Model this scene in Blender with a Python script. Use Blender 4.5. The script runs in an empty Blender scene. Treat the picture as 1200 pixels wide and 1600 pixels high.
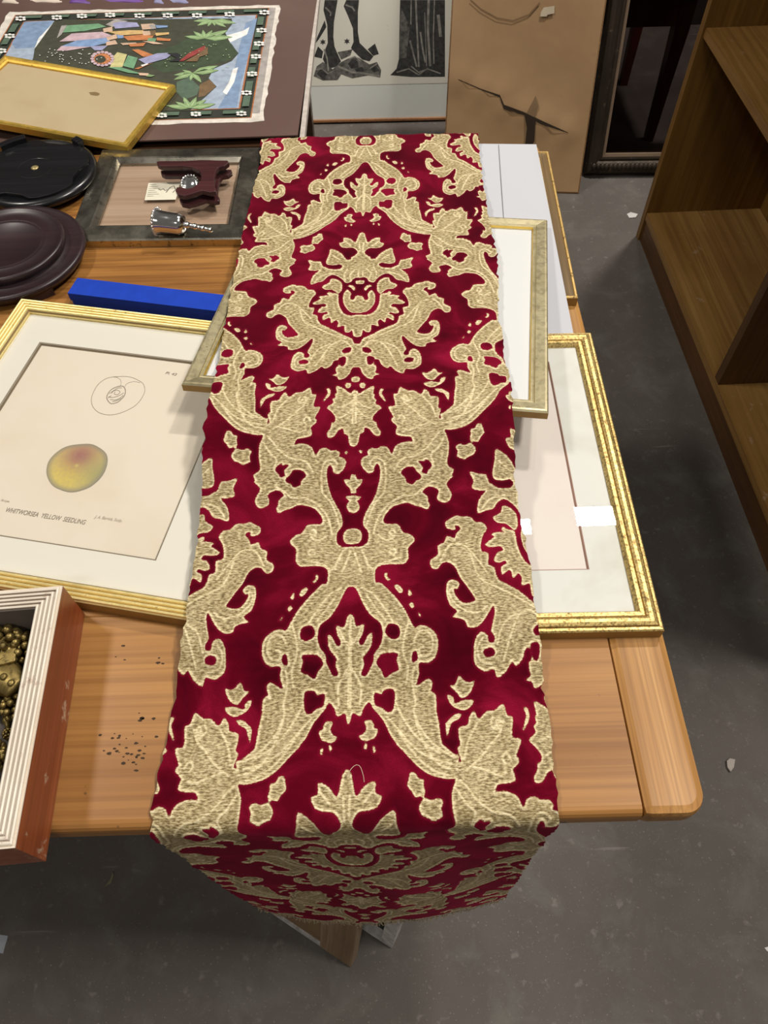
import bpy, bmesh, math, random
import numpy as np
from mathutils import Vector, Matrix
random.seed(7); RNG = np.random.default_rng(7)
S = bpy.context.scene; COL = S.collection
V3 = Vector

# ------------------------------------------------------------------ camera
CAM = V3((0, 0, 1.46)); F = 1155.0
PITCH, ROLL = math.radians(55.845), math.radians(-1.60)
_f = V3((0, math.cos(PITCH), -math.sin(PITCH))); _u0 = V3((0, math.sin(PITCH), math.cos(PITCH))); _r0 = V3((1, 0, 0))
RT = math.cos(ROLL)*_r0 + math.sin(ROLL)*_u0
UP = -math.sin(ROLL)*_r0 + math.cos(ROLL)*_u0
cam = bpy.data.cameras.new('camera'); co = bpy.data.objects.new('camera', cam); COL.objects.link(co)
co.matrix_world = Matrix(((RT.x, UP.x, -_f.x, CAM.x), (RT.y, UP.y, -_f.y, CAM.y), (RT.z, UP.z, -_f.z, CAM.z), (0, 0, 0, 1)))
cam.sensor_fit = 'VERTICAL'; cam.sensor_height = 36.0; cam.lens = F*36/1600; cam.clip_start = .02
S.camera = co

# ------------------------------------------------------------------ light
S.view_settings.view_transform = 'Standard'; S.view_settings.look = 'None'
S.view_settings.gamma = 1.0; S.view_settings.use_curve_mapping = False
S.view_settings.exposure = -0.57
wd = bpy.data.worlds.new('world'); S.world = wd; wd.use_nodes = True
wd.node_tree.nodes['Background'].inputs[0].default_value = (1.0, .93, .84, 1)
wd.node_tree.nodes['Background'].inputs[1].default_value = .17
def lamp(name, loc, aim, sx, sy, watts, color=(1, .95, .87)):
    l = bpy.data.lights.new(name, 'AREA'); l.shape = 'RECTANGLE'; l.size = sx; l.size_y = sy; l.energy = watts; l.color = color
    o = bpy.data.objects.new(name, l); COL.objects.link(o); o.location = loc
    if aim: o.rotation_euler = (V3(aim)-V3(loc)).to_track_quat('-Z', 'Y').to_euler()
    return o
lamp('ceiling_and_fill_light', (1.43, 2.75, 4.26), None, .27, .15, 150)
lamp('ceiling_and_fill_light', (.93, 2.68, 4.26), None, .10, .12, 25)
lamp('ceiling_and_fill_light', (-2.15, 1.45, 4.26), (-.7, 1.2, 0), .7, .35, 95)
lamp('ceiling_and_fill_light', (1.9, .45, 4.26), (1.4, .45, 0), .8, .35, 160)
lamp('ceiling_and_fill_light', (-.5, -2.4, 4.26), (0, 1.0, .5), 1.2, .3, 48)  # added fill behind the camera, brightens the hanging cloth and leaning boards

# ------------------------------------------------------------------ helpers
def ray(px, py): return ((px-600)/F*RT - (py-800)/F*UP + _f)
def spot(px, py, z=.76):                     # photo point -> point on the horizontal plane at height z
    d = ray(px, py); return CAM + d*((z-CAM.z)/d.z)
def hit(px, py, p0, n):                      # photo point -> point on any plane of the place
    d = ray(px, py); return CAM + d*((p0-CAM).dot(n)/d.dot(n))

def tag(o, label=None, cat=None, group=None, kind=None):
    if label: o['label'] = label
    if cat: o['category'] = cat
    if group: o['group'] = group
    if kind: o['kind'] = kind
    return o
def thing(name, label, cat, loc=(0, 0, 0), group=None, mw=None):
    o = bpy.data.objects.new(name, None); COL.objects.link(o); o.empty_display_size = .05
    if mw is not None: o.matrix_world = mw
    else: o.location = loc
    return tag(o, label, cat, group)
def fin(name, me, m, parent=None, smooth=False, world=True):
    o = bpy.data.objects.new(name, me); COL.objects.link(o)
    for q in (m if isinstance(m, (list, tuple)) else [m]): me.materials.append(q)
    if smooth: me.polygons.foreach_set('use_smooth', [True]*len(me.polygons))
    if parent is not None:
        bpy.context.view_layer.update()
        o.parent = parent
        if world: o.matrix_parent_inverse = parent.matrix_basis.inverted()
    return o
def mesh(name, verts, faces, m, parent=None, smooth=False, world=True, mi=None):
    me = bpy.data.meshes.new(name); me.from_pydata([tuple(v) for v in verts], [], faces); me.update()
    if mi: me.polygons.foreach_set('material_index', mi)
    return fin(name, me, m, parent, smooth, world)
def frombm(name, bm, m, parent=None, smooth=False, world=True):
    me = bpy.data.meshes.new(name); bmesh.ops.recalc_face_normals(bm, faces=bm.faces); bm.to_mesh(me); bm.free()
    return fin(name, me, m, parent, smooth, world)
def bev(bm, w, seg=2):
    bmesh.ops.bevel(bm, geom=[e for e in bm.edges if len(e.link_faces) == 2 and e.calc_face_angle() > .5], offset=w, segments=seg, affect='EDGES', profile=.6)
def box_bm(lo, hi, b=0, bm=None, M=None, seg=2):
    own = bmesh.new()
    c = [(x, y, z) for z in (lo[2], hi[2]) for y in (lo[1], hi[1]) for x in (lo[0], hi[0])]
    vs = [own.verts.new(p) for p in c]
    for f in ((0, 2, 3, 1), (4, 5, 7, 6), (0, 1, 5, 4), (2, 6, 7, 3), (0, 4, 6, 2), (1, 3, 7, 5)): own.faces.new([vs[i] for i in f])
    if b: bev(own, b, seg)
    if M is not None: own.transform(M)
    if bm is None: return own
    t = bpy.data.meshes.new('t'); own.to_mesh(t); own.free(); bm.from_mesh(t); bpy.data.meshes.remove(t); return bm
def box(name, lo, hi, m, parent=None, b=.002, M=None, world=True): return frombm(name, box_bm(lo, hi, b, M=M), m, parent, False, world)
def prism_bm(pts, z0, z1, b=0):                 # outline (x, y) extruded
    bm = bmesh.new(); n = len(pts)
    lo = [bm.verts.new((p[0], p[1], z0)) for p in pts]; hi = [bm.verts.new((p[0], p[1], z1)) for p in pts]
    bm.faces.new(lo[::-1]); bm.faces.new(hi)
    for i in range(n): bm.faces.new((lo[i], lo[(i+1) % n], hi[(i+1) % n], hi[i]))
    bmesh.ops.recalc_face_normals(bm, faces=bm.faces)
    if b: bev(bm, b)
    return bm
def lathe_bm(prof, n=64, M=None, closed=False):   # (r, z) profile
    bm = bmesh.new(); rings = []
    for r, z in prof:
        rings.append([bm.verts.new((r*math.cos(2*math.pi*i/n), r*math.sin(2*math.pi*i/n), z)) for i in range(n)] if r > 1e-6 else [bm.verts.new((0, 0, z))])
    for a, b in zip(rings, rings[1:]):
        for i in range(n):
            j = (i+1) % n
            if len(a) == 1 and len(b) == 1: continue
            if len(a) == 1: bm.faces.new((a[0], b[i], b[j]))
            elif len(b) == 1: bm.faces.new((a[i], b[0], a[j]))
            else: bm.faces.new((a[i], b[i], b[j], a[j]))
    bmesh.ops.recalc_face_normals(bm, faces=bm.faces)
    if M is not None: bm.transform(M)
    return bm
def tube_bm(pts, r, n=8, bm=None):
    bm = bm or bmesh.new(); pts = [V3(p) for p in pts]; rings = []
    rr = r if isinstance(r, (list, tuple)) else [r]*len(pts)
    for i, p in enumerate(pts):
        d = (pts[min(i+1, len(pts)-1)]-pts[max(i-1, 0)]).normalized()
        a = d.cross(V3((0, 0, 1)) if abs(d.z) < .9 else V3((1, 0, 0))).normalized(); b = d.cross(a)
        rings.append([bm.verts.new(p + rr[i]*(math.cos(2*math.pi*k/n)*a + math.sin(2*math.pi*k/n)*b)) for k in range(n)])
    for A, B in zip(rings, rings[1:]):
        for k in range(n): bm.faces.new((A[k], A[(k+1) % n], B[(k+1) % n], B[k]))
    bm.faces.new(rings[0][::-1]); bm.faces.new(rings[-1]); return bm
def ball(bm, c, r, seg=10, sc=(1, 1, 1)):
    bmesh.ops.create_uvsphere(bm, u_segments=seg, v_segments=max(5, seg*2//3), radius=1, matrix=Matrix.Translation(c) @ Matrix.Diagonal((r*sc[0], r*sc[1], r*sc[2], 1)))
def ribbon(bm, pts, w, mi=0, closed=False, n=None, up=V3((0, 0, 1))):   # flat drawn line
    pts = [V3(p) for p in pts]; n_ = len(pts); L = []; R = []
    for i, p in enumerate(pts):
        a = pts[(i-1) % n_] if closed or i else p; b = pts[(i+1) % n_] if closed or i < n_-1 else p
        s = (b-a).cross(up); s = s.normalized()*w/2 if s.length > 1e-9 else V3()
        L.append(bm.verts.new(p+s)); R.append(bm.verts.new(p-s))
    for i in range(n_ if closed else n_-1):
        j = (i+1) % n_; f = bm.faces.new((L[i], L[j], R[j], R[i])); f.material_index = mi
def curve_through(pts, closed=False, k=4):       # Catmull-Rom through drawn points
    pts = [V3(p) for p in pts]; n = len(pts); out = []
    for i in range(n if closed else n-1):
        a, b, c, d = (pts[(i+q) % n] if closed else pts[min(max(i+q, 0), n-1)] for q in (-1, 0, 1, 2))
        for q in range(k):
            t = q/k; out.append(.5*(2*b+(c-a)*t+(2*a-5*b+4*c-d)*t*t+(3*b-a-3*c+d)*t**3))
    if not closed: out.append(pts[-1])
    return out
def poly(bm, pts, mi=0):
    f = bm.faces.new([bm.verts.new(p) for p in pts]); f.material_index = mi; return f

# ------------------------------------------------------------------ node helpers
def NM(name):
    m = bpy.data.materials.new(name); m.use_nodes = True; nt = m.node_tree
    return m, nt, nt.nodes['Principled BSDF']
def nd(nt, t, ins=None, **kw):
    n = nt.nodes.new('ShaderNode'+t)
    for k, v in kw.items(): setattr(n, k, v)
    for k, v in (ins or {}).items():
        if isinstance(v, bpy.types.NodeSocket): nt.links.new(v, n.inputs[k])
        else: n.inputs[k].default_value = v
    return n
def c4(c): return (*c, 1) if len(c) == 3 else c
def setp(nt, b, **kw):
    names = dict(col='Base Color', rough='Roughness', metal='Metallic', nrm='Normal', spec='Specular IOR Level', sheen='Sheen Weight', sheenc='Sheen Tint', sheenr='Sheen Roughness', coat='Coat Weight', coatr='Coat Roughness')
    for k, v in kw.items():
        s = b.inputs[names[k]]
        if isinstance(v, bpy.types.NodeSocket): nt.links.new(v, s)
        else: s.default_value = c4(v) if k in ('col', 'sheenc') else v
def mixc(nt, fac, a, b, mode='MIX'):
    n = nd(nt, 'Mix', data_type='RGBA', blend_type=mode)
    for i, v in ((0, fac), (6, a), (7, b)):
        if isinstance(v, bpy.types.NodeSocket): nt.links.new(v, n.inputs[i])
        else: n.inputs[i].default_value = c4(v) if i else v
    return n.outputs[2]
def ramp(nt, fac, stops, interp='LINEAR'):
    n = nd(nt, 'ValToRGB', {0: fac}); cr = n.color_ramp; cr.interpolation = interp
    while len(cr.elements) < len(stops): cr.elements.new(.5)
    for e, (p, c) in zip(cr.elements, stops):
        e.position = p; e.color = c4(c) if isinstance(c, (tuple, list)) else (c, c, c, 1)
    return n.outputs[0]
def mth(nt, op, a, b=0.0, c=None):
    n = nd(nt, 'Math', {0: a, 1: b}, operation=op)
    if c is not None: n.inputs[2].default_value = c
    return n.outputs[0]
def coords(nt, scale=(1, 1, 1), rot=(0, 0, 0), kind='Object', loc=(0, 0, 0)):
    t = nd(nt, 'TexCoord'); return nd(nt, 'Mapping', {0: t.outputs[kind], 'Location': loc, 'Scale': scale, 'Rotation': rot}).outputs[0]
def noise(nt, vec, scale, detail=4, rough=.55, dist=0):
    return nd(nt, 'TexNoise', {'Vector': vec, 'Scale': scale, 'Detail': detail, 'Roughness': rough, 'Distortion': dist}).outputs[0]
def bump(nt, h, strength=.3, dist=.002, nrm=None):
    i = {'Height': h, 'Strength': strength, 'Distance': dist}
    if nrm is not None: i['Normal'] = nrm
    return nd(nt, 'Bump', i).outputs[0]
_plain = {}
def plain(name, col, rough=.6, metal=0.0, var=.08, vs=30, bmp=0, coat=0, spec=.35):
    if name in _plain: return _plain[name]
    m, nt, b = NM(name); v = coords(nt); n = noise(nt, v, vs, 5)
    d = tuple(max(0, x*(1-var*1.6)) for x in col); l = tuple(min(1, x*(1+var)) for x in col)
    setp(nt, b, col=ramp(nt, n, [(.3, d), (.7, l)]), rough=rough, metal=metal, coat=coat, spec=spec)
    if bmp: setp(nt, b, nrm=bump(nt, noise(nt, v, vs*4, 4), bmp, .001))
    _plain[name] = m; return m
def wood(name, dark, mid, light, axis=0, grain=26, rough=.42, coat=.25, coatr=.3, streak=9, bmp=.08, spots=False, wear=0.0):
    m, nt, b = NM(name)
    sc = [grain]*3; sc[axis] = grain*.045
    v = coords(nt, tuple(sc)); n1 = noise(nt, v, 1.0, 5, .6, .6)
    sc2 = [grain*streak]*3; sc2[axis] = grain*.18
    n2 = noise(nt, coords(nt, tuple(sc2)), 1.0, 3, .6)
    n3 = noise(nt, coords(nt), 2.4, 3)
    c = ramp(nt, n1, [(.25, dark), (.48, mid), (.75, light)])
    c = mixc(nt, ramp(nt, n2, [(.38, .55), (.6, 0.0)]), c, dark)
    c = mixc(nt, ramp(nt, n3, [(.35, .35), (.65, 0.0)]), c, mid, 'MULTIPLY')
    if spots:
        n4 = noise(nt, coords(nt, (60, 60, 60)), 1.0, 2); c = mixc(nt, ramp(nt, n4, [(.73, 0.0), (.78, .8)]), c, (.03, .018, .01))
    if wear:
        n5 = noise(nt, coords(nt, (25, 25, 25)), 1.0, 8, .7); c = mixc(nt, ramp(nt, n5, [(.62, 0.0), (.68, wear)]), c, (.55, .42, .3))
    setp(nt, b, col=c, rough=ramp(nt, n1, [(.2, rough+.1), (.8, rough-.05)]), spec=.3, coat=coat, coatr=coatr, nrm=bump(nt, n2, bmp, .001))
    return m
def glass_mat(name, tint=(1, 1, 1), refl=1.0, r=.02):
    m, nt, b = NM(name); nt.nodes.remove(b)
    fr = nd(nt, 'Fresnel', {'IOR': 1.5}).outputs[0]
    fr = mth(nt, 'MULTIPLY', fr, mth(nt, 'SUBTRACT', 1.0, nd(nt, 'NewGeometry').outputs['Backfacing']))
    mx = nd(nt, 'MixShader', {0: mth(nt, 'MULTIPLY', fr, refl), 1: nd(nt, 'BsdfTransparent', {0: c4(tint)}).outputs[0], 2: nd(nt, 'BsdfGlossy', {0: (1, 1, 1, 1), 'Roughness': r}).outputs[0]})
    nt.links.new(mx.outputs[0], nt.nodes['Material Output'].inputs[0]); return m
def foil(name, base, dark, rough=.3, metal=.85, worn=(.55, .66), wearcol=(.1, .055, .02), vs=120, speck=0):
    m, nt, b = NM(name); v = coords(nt); n = noise(nt, v, vs, 6, .65); n2 = noise(nt, v, 14, 4)
    c = mixc(nt, ramp(nt, n2, [(.3, .6), (.7, 0.0)]), base, dark)
    c = mixc(nt, ramp(nt, n, [(worn[0], 0.0), (worn[1], .85)]), c, wearcol)
    if speck:
        n3 = noise(nt, v, 420, 3); c = mixc(nt, ramp(nt, n3, [(.5, 0.0), (.58, speck)]), c, wearcol)
    setp(nt, b, col=c, rough=ramp(nt, n, [(.3, rough), (.7, rough+.25)]), metal=metal, nrm=bump(nt, n, .15, .0008)); return m
def paper(name, col, stain=(.7, .6, .45), amt=.25, rough=.8, scale=6):
    m, nt, b = NM(name); v = coords(nt); n = noise(nt, v, scale, 5, .6, .4); n2 = noise(nt, v, 160, 3)
    c = mixc(nt, ramp(nt, n, [(.45, 0.0), (.75, amt)]), col, stain)
    n3 = noise(nt, v, 55, 2); c = mixc(nt, ramp(nt, n3, [(.74, 0.0), (.8, .25)]), c, tuple(x*.4 for x in stain))
    setp(nt, b, col=c, rough=rough, spec=.25, nrm=bump(nt, n2, .04, .0006)); return m

# ------------------------------------------------------------------ setting
def floor_mat():
    m, nt, b = NM('concrete_floor'); v = coords(nt)
    n1 = noise(nt, v, 1.6, 5, .6); n2 = noise(nt, v, 9, 6, .65, .4); n3 = noise(nt, v, 240, 3); n4 = noise(nt, v, 42, 3, .6)
    c = ramp(nt, n1, [(.3, (.092, .080, .071)), (.7, (.134, .117, .104))])
    c = mixc(nt, ramp(nt, n2, [(.50, 0.0), (.72, .38)]), c, (.22, .215, .195))
    c = mixc(nt, ramp(nt, n4, [(.62, 0.0), (.72, .32)]), c, (.30, .275, .25))
    c = mixc(nt, ramp(nt, n3, [(.64, 0.0), (.72, .45)]), c, (.36, .33, .30))
    sc = noise(nt, coords(nt, (3, 40, 1), (0, 0, .6)), 1.0, 3, .5, .3); c = mixc(nt, ramp(nt, sc, [(.70, 0.0), (.74, .4)]), c, (.30, .275, .255))
    setp(nt, b, col=c, rough=ramp(nt, n2, [(.3, .62), (.7, .80)]), spec=.3, nrm=bump(nt, n3, .15, .0015)); return m
fl = mesh('floor', [(-3.4, -2.6, 0), (3.4, -2.6, 0), (3.4, 3.6, 0), (-3.4, 3.6, 0)], [(0, 1, 2, 3)], floor_mat()); fl['kind'] = 'structure'
wl = box('wall_back', (-3.4, 3.45, 0), (3.4, 3.55, 3.2), plain('dark_wall_paint', (.045, .038, .034), .8), b=0); wl['kind'] = 'structure'

# ------------------------------------------------------------------ main table
PINE = wood('honey_pine', (.22, .092, .022), (.41, .200, .056), (.50, .265, .080), 0, 8, .45, .10, .25, 20, .05, spots=True)
PINE_Y = wood('honey_pine_end', (.24, .110, .024), (.44, .220, .056), (.60, .34, .115), 1, 24, .45, .12, .3, 12, .10)
PINE_D = wood('pine_leg', (.13, .05, .013), (.25, .10, .03), (.33, .15, .05), 2, 13)
TX0, TX1, TY0, TY1, TZ = -1.32, .2835, .1405, 1.235, .76
table = thing('table', 'honey coloured pine plank table under the runner and picture frames', 'table', (-.5, .7, 0))
def seam(y): return .2245 + (y-.141)*.035*0
def top_board(name, pts, m, b=.004): return frombm(name, prism_bm(pts, TZ-.033, TZ, b), m, table)
ys = [TY0, .352, .565, .775, .974, TY1]
PINE_B = wood('honey_pine_grainy', (.12, .042, .008), (.36, .165, .040), (.46, .235, .065), 0, 26, .42, .15, .25, 7, .08)
for a, c in zip(ys, ys[1:]):
    bm = box_bm((TX0+.06, a+.0004, TZ-.033), (.2240, c-.0004, TZ), 0)
    for vtx in bm.verts: pass
    ed = [e for e in bm.edges if all(abs(q.co.z-TZ) < 1e-6 for q in e.verts) and abs(e.verts[0].co.y-e.verts[1].co.y) < 1e-6]
    if a == TY0: ed = [e for e in bm.edges if all(abs(q.co.y-a) < .002 for q in e.verts) and abs(e.verts[0].co.z-e.verts[1].co.z) < 1e-6]
    bmesh.ops.bevel(bm, geom=ed, offset=.009 if a == TY0 else .0012, segments=4 if a == TY0 else 1, affect='EDGES', profile=.5)
    frombm('plank', bm, PINE if a < .5 else PINE_B, table)
r3 = random.Random(11)
for cx_, cy_, k_, sx_, sy_ in ((205, 1190, 9, 10, 6), (200, 1175, 14, 22, 5), (212, 1150, 10, 24, 4), (232, 1120, 6, 14, 4), (250, 1035, 3, 4, 4), (188, 1030, 3, 6, 12)):
    for q_ in range(k_):
        c_ = spot(cx_+r3.gauss(0, sx_), cy_+r3.gauss(0, sy_), TZ+.00015); rr = r3.uniform(.0006, .0019)
        bm_ = bmesh.new(); poly(bm_, [(c_.x+rr*1.4*math.cos(t)*r3.uniform(.6, 1.2), c_.y+rr*.8*math.sin(t)*r3.uniform(.6, 1.2), c_.z) for t in [j*math.pi/4 for j in range(8)]])
        SPECKS = globals().setdefault('SPECKS', bmesh.new()); me_ = bpy.data.meshes.new('t'); bm_.to_mesh(me_); bm_.free(); SPECKS.from_mesh(me_); bpy.data.meshes.remove(me_)
tag(frombm('worn_specks', SPECKS, plain('dark_chips', (.045, .025, .012), .8), table), kind='stuff')
def rounded(x0, x1, y0, y1, r, corners):
    P = []
    for cx, cy, a0, on in ((x1-r, y0+r, -90, corners[0]), (x1-r, y1-r, 0, corners[1]), (x0+r, y1-r, 90, corners[2]), (x0+r, y0+r, 180, corners[3])):
        if on: P += [(cx+r*math.cos(math.radians(a0+15*k)), cy+r*math.sin(math.radians(a0+15*k))) for k in range(7)]
        else: P.append((x1 if a0 in (-90, 0) else x0, y0 if a0 in (-90, 180) else y1))
    return P
frombm('breadboard_end', prism_bm(rounded(.2248, TX1, TY0, TY1, .020, (1, 1, 0, 0)), TZ-.033, TZ, .008), PINE_Y, table)
frombm('breadboard_end', prism_bm(rounded(TX0, TX0+.0595, TY0, TY1, .020, (0, 0, 1, 1)), TZ-.033, TZ, .008), PINE_Y, table)
box('apron', (-1.18, .30, .62), (.13, .322, TZ-.033), PINE_D, table); box('apron', (-1.18, 1.06, .62), (.13, 1.082, TZ-.033), PINE_D, table)
box('apron', (-1.19, .32, .62), (-1.17, 1.06, TZ-.033), PINE_D, table); box('apron', (.11, .32, .62), (.13, 1.06, TZ-.033), PINE_D, table)
for lx in (-1.18, .07):
    for ly in (.30, 1.025): box('leg', (lx, ly, 0), (lx+.06, ly+.06, .70), PINE_D, table, .004)

# ------------------------------------------------------------------ frames
GOLD_L = foil('gold_leaf_ribbed', (.95, .80, .38), (.78, .60, .22), .36, .6, (.62, .72))
GOLD_R = foil('gold_leaf_speckled', (.76, .57, .23), (.50, .33, .10), .34, .75, (.57, .68), speck=.6)
GOLD_M = foil('champagne_gilt', (.58, .51, .32), (.36, .30, .16), .33, .8, (.60, .72), (.22, .16, .08))
GOLD_S = foil('dull_gilt_edge', (.62, .42, .15), (.40, .25, .08), .4, .7)
GOLD_B = foil('bright_gilt', (.85, .58, .12), (.55, .33, .05), .3, .75, (.62, .72))
BROWN_SIDE = plain('frame_side_brown', (.34, .20, .06), .5, .25)
GLASS = glass_mat('picture_glass')
MOUNT = paper('ivory_mount_board', (.65, .625, .55), (.64, .58, .46), .2)
def frame_matrix(bl, br, tr):
    ex = (br-bl).normalized(); ey = (tr-br); ey = (ey-ex*ey.dot(ex)); d = ey.length; ey.normalize(); ez = ex.cross(ey)
    w = (br-bl).length
    return Matrix(((ex.x, ey.x, ez.x, bl.x), (ex.y, ey.y, ez.y, bl.y), (ex.z, ey.z, ez.z, bl.z), (0, 0, 0, 1))), w, d
def rail(w, d, prof, m, parent, name='moulding', mats=None, mi=None):   # prof: (inset, z) around the rectangle, mitred; local coordinates
    V = []; Fc = []; MI = []; n = len(prof)
    for t, z in prof: V += [(t, t, z), (w-t, t, z), (w-t, d-t, z), (t, d-t, z)]
    for k in range(n):
        k2 = (k+1) % n
        for s in range(4):
            Fc.append((k*4+s, k*4+(s+1) % 4, k2*4+(s+1) % 4, k2*4+s)); MI.append(mi[k] if mi else 0)
    o = mesh(name, V, Fc, mats or m, parent, world=False, mi=MI)
    return o
def ribs(w0, w1, n, z, amp):        # rounded reeds with a groove between them                     # ribbed top
    out = []
    for k in range(n):
        a = w0+(w1-w0)*k/n; s = (w1-w0)/n
        out += [(a+.10*s, z-amp), (a+.24*s, z-amp*.2), (a+.5*s, z), (a+.76*s, z-amp*.2), (a+.90*s, z-amp)]
    return out
def slab(name, x0, y0, x1, y1, z0, z1, m, parent): return frombm(name, box_bm((x0, y0, z0), (x1, y1, z1)), m, parent, world=False)
def window_board(name, w, d, ins, win, z0, z1, m, bevel_m, parent):   # mount board with an opening and its cut bevel
    x0, y0, x1, y1 = win; a = ins; b = .0014
    V = [(a, a, z1), (w-a, a, z1), (w-a, d-a, z1), (a, d-a, z1), (x0-b, y0-b, z1), (x1+b, y0-b, z1), (x1+b, y1+b, z1), (x0-b, y1+b, z1), (x0, y0, z0), (x1, y0, z0), (x1, y1, z0), (x0, y1, z0)]
    Fc = []; 
    for s in range(4): Fc.append((s, (s+1) % 4, 4+(s+1) % 4, 4+s))
    for s in range(4): Fc.append((4+s, 4+(s+1) % 4, 8+(s+1) % 4, 8+s))
    return mesh(name, V, Fc, [m, bevel_m], parent, world=False, mi=[0]*4+[1]*4)
def local(t, p): return t.matrix_basis.inverted() @ p

# --- left frame with the fruit engraving
ZT = .781
tl = spot(32, 464.5, ZT); br = spot(287.5, 966, ZT); ex = (spot(322.5, 498.5, ZT)-tl).normalized(); ey = V3((-ex.y, ex.x, 0))
wid = (br-tl).dot(ex); dep = -(br-tl).dot(ey); wid += .021; br = br+ex*.021; bl = br-ex*wid
mw, w, d = frame_matrix(V3((bl.x, bl.y, .76)), V3((br.x, br.y, .76)), V3((bl+ex*wid+ey*dep).to_tuple()[:2]+(.76,)))
lf = thing('picture_frame', 'ribbed gold frame holding an engraved fruit print in an ivory mount', 'picture frame', mw=mw)
GROOVE_G = plain('gilt_groove', (.20, .13, .045), .6, .2)
rail(w, d, [(0, 0), (0, .017)]+ribs(.0006, .020, 4, .021, .0028)+[(.0215, .0165), (.0215, 0)], None, lf, mats=[GOLD_L, GROOVE_G, BROWN_SIDE], mi=[2, 0]+[0, 0, 0, 0, 1]*4+[0, 0])
slab('backing_board', .004, .004, w-.004, d-.004, .001, .005, plain('backing_card', (.35, .26, .17)), lf)
PRINT = paper('foxed_print_paper', (.65, .58, .475), (.55, .43, .29), .45, scale=5)
prx0 = local(lf, spot(64.5, 538.4, .7705)); prx1 = local(lf, spot(241.5, 872.5, .7705))
wx0, wy1, wx1, wy0 = prx0.x, prx0.y, prx1.x, prx1.y
sh = slab('print_sheet', wx0-.012, wy0-.012, wx1+.012, wy1+.012, .0052, .0088, PRINT, lf)
def window_line(win, wd, gap, z, m, parent):
    x0, y0, x1, y1 = win; g = gap; bm = bmesh.new(); ribbon(bm, [(x0-g, y0-g, z), (x1+g, y0-g, z), (x1+g, y1+g, z), (x0-g, y1+g, z)], wd, closed=True); frombm('window_line', bm, m, parent, world=False)
window_board('mount_board', w, d, .0215, (wx0, wy0, wx1, wy1), .009, .0118, MOUNT, plain('mount_bevel', (.20, .155, .10)), lf)
window_line((wx0, wy0, wx1, wy1), .0020, .0024, .01192, plain('mount_bevel', (.20, .155, .10)), lf)
INK = plain('print_ink', (.23, .20, .16), .8); INKL = plain('faint_ink', (.40, .35, .28), .8)
def L9(px, py, z=.0092): q = local(lf, spot(px, py, .7692)); return V3((q.x, q.y, z))
bm = bmesh.new()
def crop3(x, y): return L9(120+x/6.667, 570+y/6.667)
ol = [(375, 125), (300, 145), (225, 200), (180, 270), (152, 350), (165, 430), (220, 490), (300, 518), (380, 518), (450, 502), (530, 470), (600, 430), (660, 370), (700, 300), (708, 250), (690, 195), (640, 160), (570, 130), (500, 120), (440, 122)]
ribbon(bm, curve_through([crop3(*p) for p in ol], True), .0005, closed=True)
ribbon(bm, [crop3(*p) for p in [(375, 125), (420, 130), (455, 155), (462, 190), (455, 215)]], .0004)
ribbon(bm, [crop3(*p) for p in [(660, 185), (600, 172), (540, 185), (510, 205), (500, 230)]], .0004)
stone = [(365, 405), (325, 375), (312, 335), (330, 290), (370, 250), (430, 225), (480, 222), (505, 260), (500, 310), (470, 350), (430, 385)]
ribbon(bm, curve_through([crop3(*p) for p in stone], True), .0009, closed=True)
for s_ in ([(335, 300), (380, 270), (430, 240), (470, 240)], [(330, 330), (370, 340), (440, 320), (490, 290)], [(345, 360), (400, 365), (450, 345), (485, 315)], [(360, 300), (385, 270), (430, 265), (450, 285), (420, 310), (390, 300), (400, 280)], [(370, 385), (420, 370), (460, 350)], [(325, 345), (345, 330), (360, 320)]):
    ribbon(bm, curve_through([crop3(*p) for p in s_]), .0006)
frombm('fruit_outline', bm, INK, sh, world=False)
# the coloured fruit: soft washes of yellow, crimson and green
pe = [(73, 741), (74, 726), (80, 715), (92, 704), (106, 697), (125, 694), (143, 694), (156, 700), (166, 709), (168, 722), (163, 738), (152, 752), (136, 763), (112, 769), (92, 764), (80, 756)]
cen = V3((0, 0, 0)); ring = curve_through([L9(*p, z=.0093) for p in pe], True)
for q in ring: cen += q/len(ring)
VV = [cen]; CC = [(.52, .42, .13)]; FF = []; nr = 10; na = len(ring)
def cring(k): i = k; a = ring[int(i) % len(ring)]; b = ring[(int(i)+1) % len(ring)]; return a.lerp(b, i-int(i))
fx = lambda p: local(lf, spot(*p, .7692))
hot = L9(126, 712); grn = L9(160, 742); yel = L9(105, 742)
for r_ in range(1, nr+1):
    for k in range(na):
        p = cen.lerp(cring(k), r_/nr); VV.append(p); rr = r_/nr
        kd = lambda q, s: math.exp(-((p-q).length/s)**2)
        c = np.array((.50, .40, .15)); c = c+(np.array((.58, .46, .10))-c)*kd(yel, .03)
        c = c+(np.array((.30, .115, .10))-c)*min(1, 1.0*kd(hot, .022)); c = c+(np.array((.27, .27, .11))-c)*.8*kd(grn, .025)
        c = c+(np.array((.20, .19, .15))-c)*max(0, (rr-.80)/.2)*.9; CC.append(tuple(c))
for k in range(na): FF.append((0, 1+k, 1+(k+1) % na))
for r_ in range(nr-1):
    for k in range(na): a = 1+r_*na; FF.append((a+k, a+na+k, a+na+(k+1) % na, a+(k+1) % na))
pm, nt, b = NM('fruit_watercolour'); at_ = nd(nt, 'Attribute', attribute_name='wash').outputs[0]
setp(nt, b, col=mixc(nt, ramp(nt, noise(nt, coords(nt), 220, 4), [(.4, .25), (.65, 0.0)]), at_, (.30, .24, .16)), rough=.8)
po = mesh('fruit_drawing', VV, FF, pm, sh, world=False)
po.data.attributes.new('wash', 'FLOAT_COLOR', 'POINT').data.foreach_set('color', np.array([(*c, 1) for c in CC], np.float32).reshape(-1))
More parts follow.
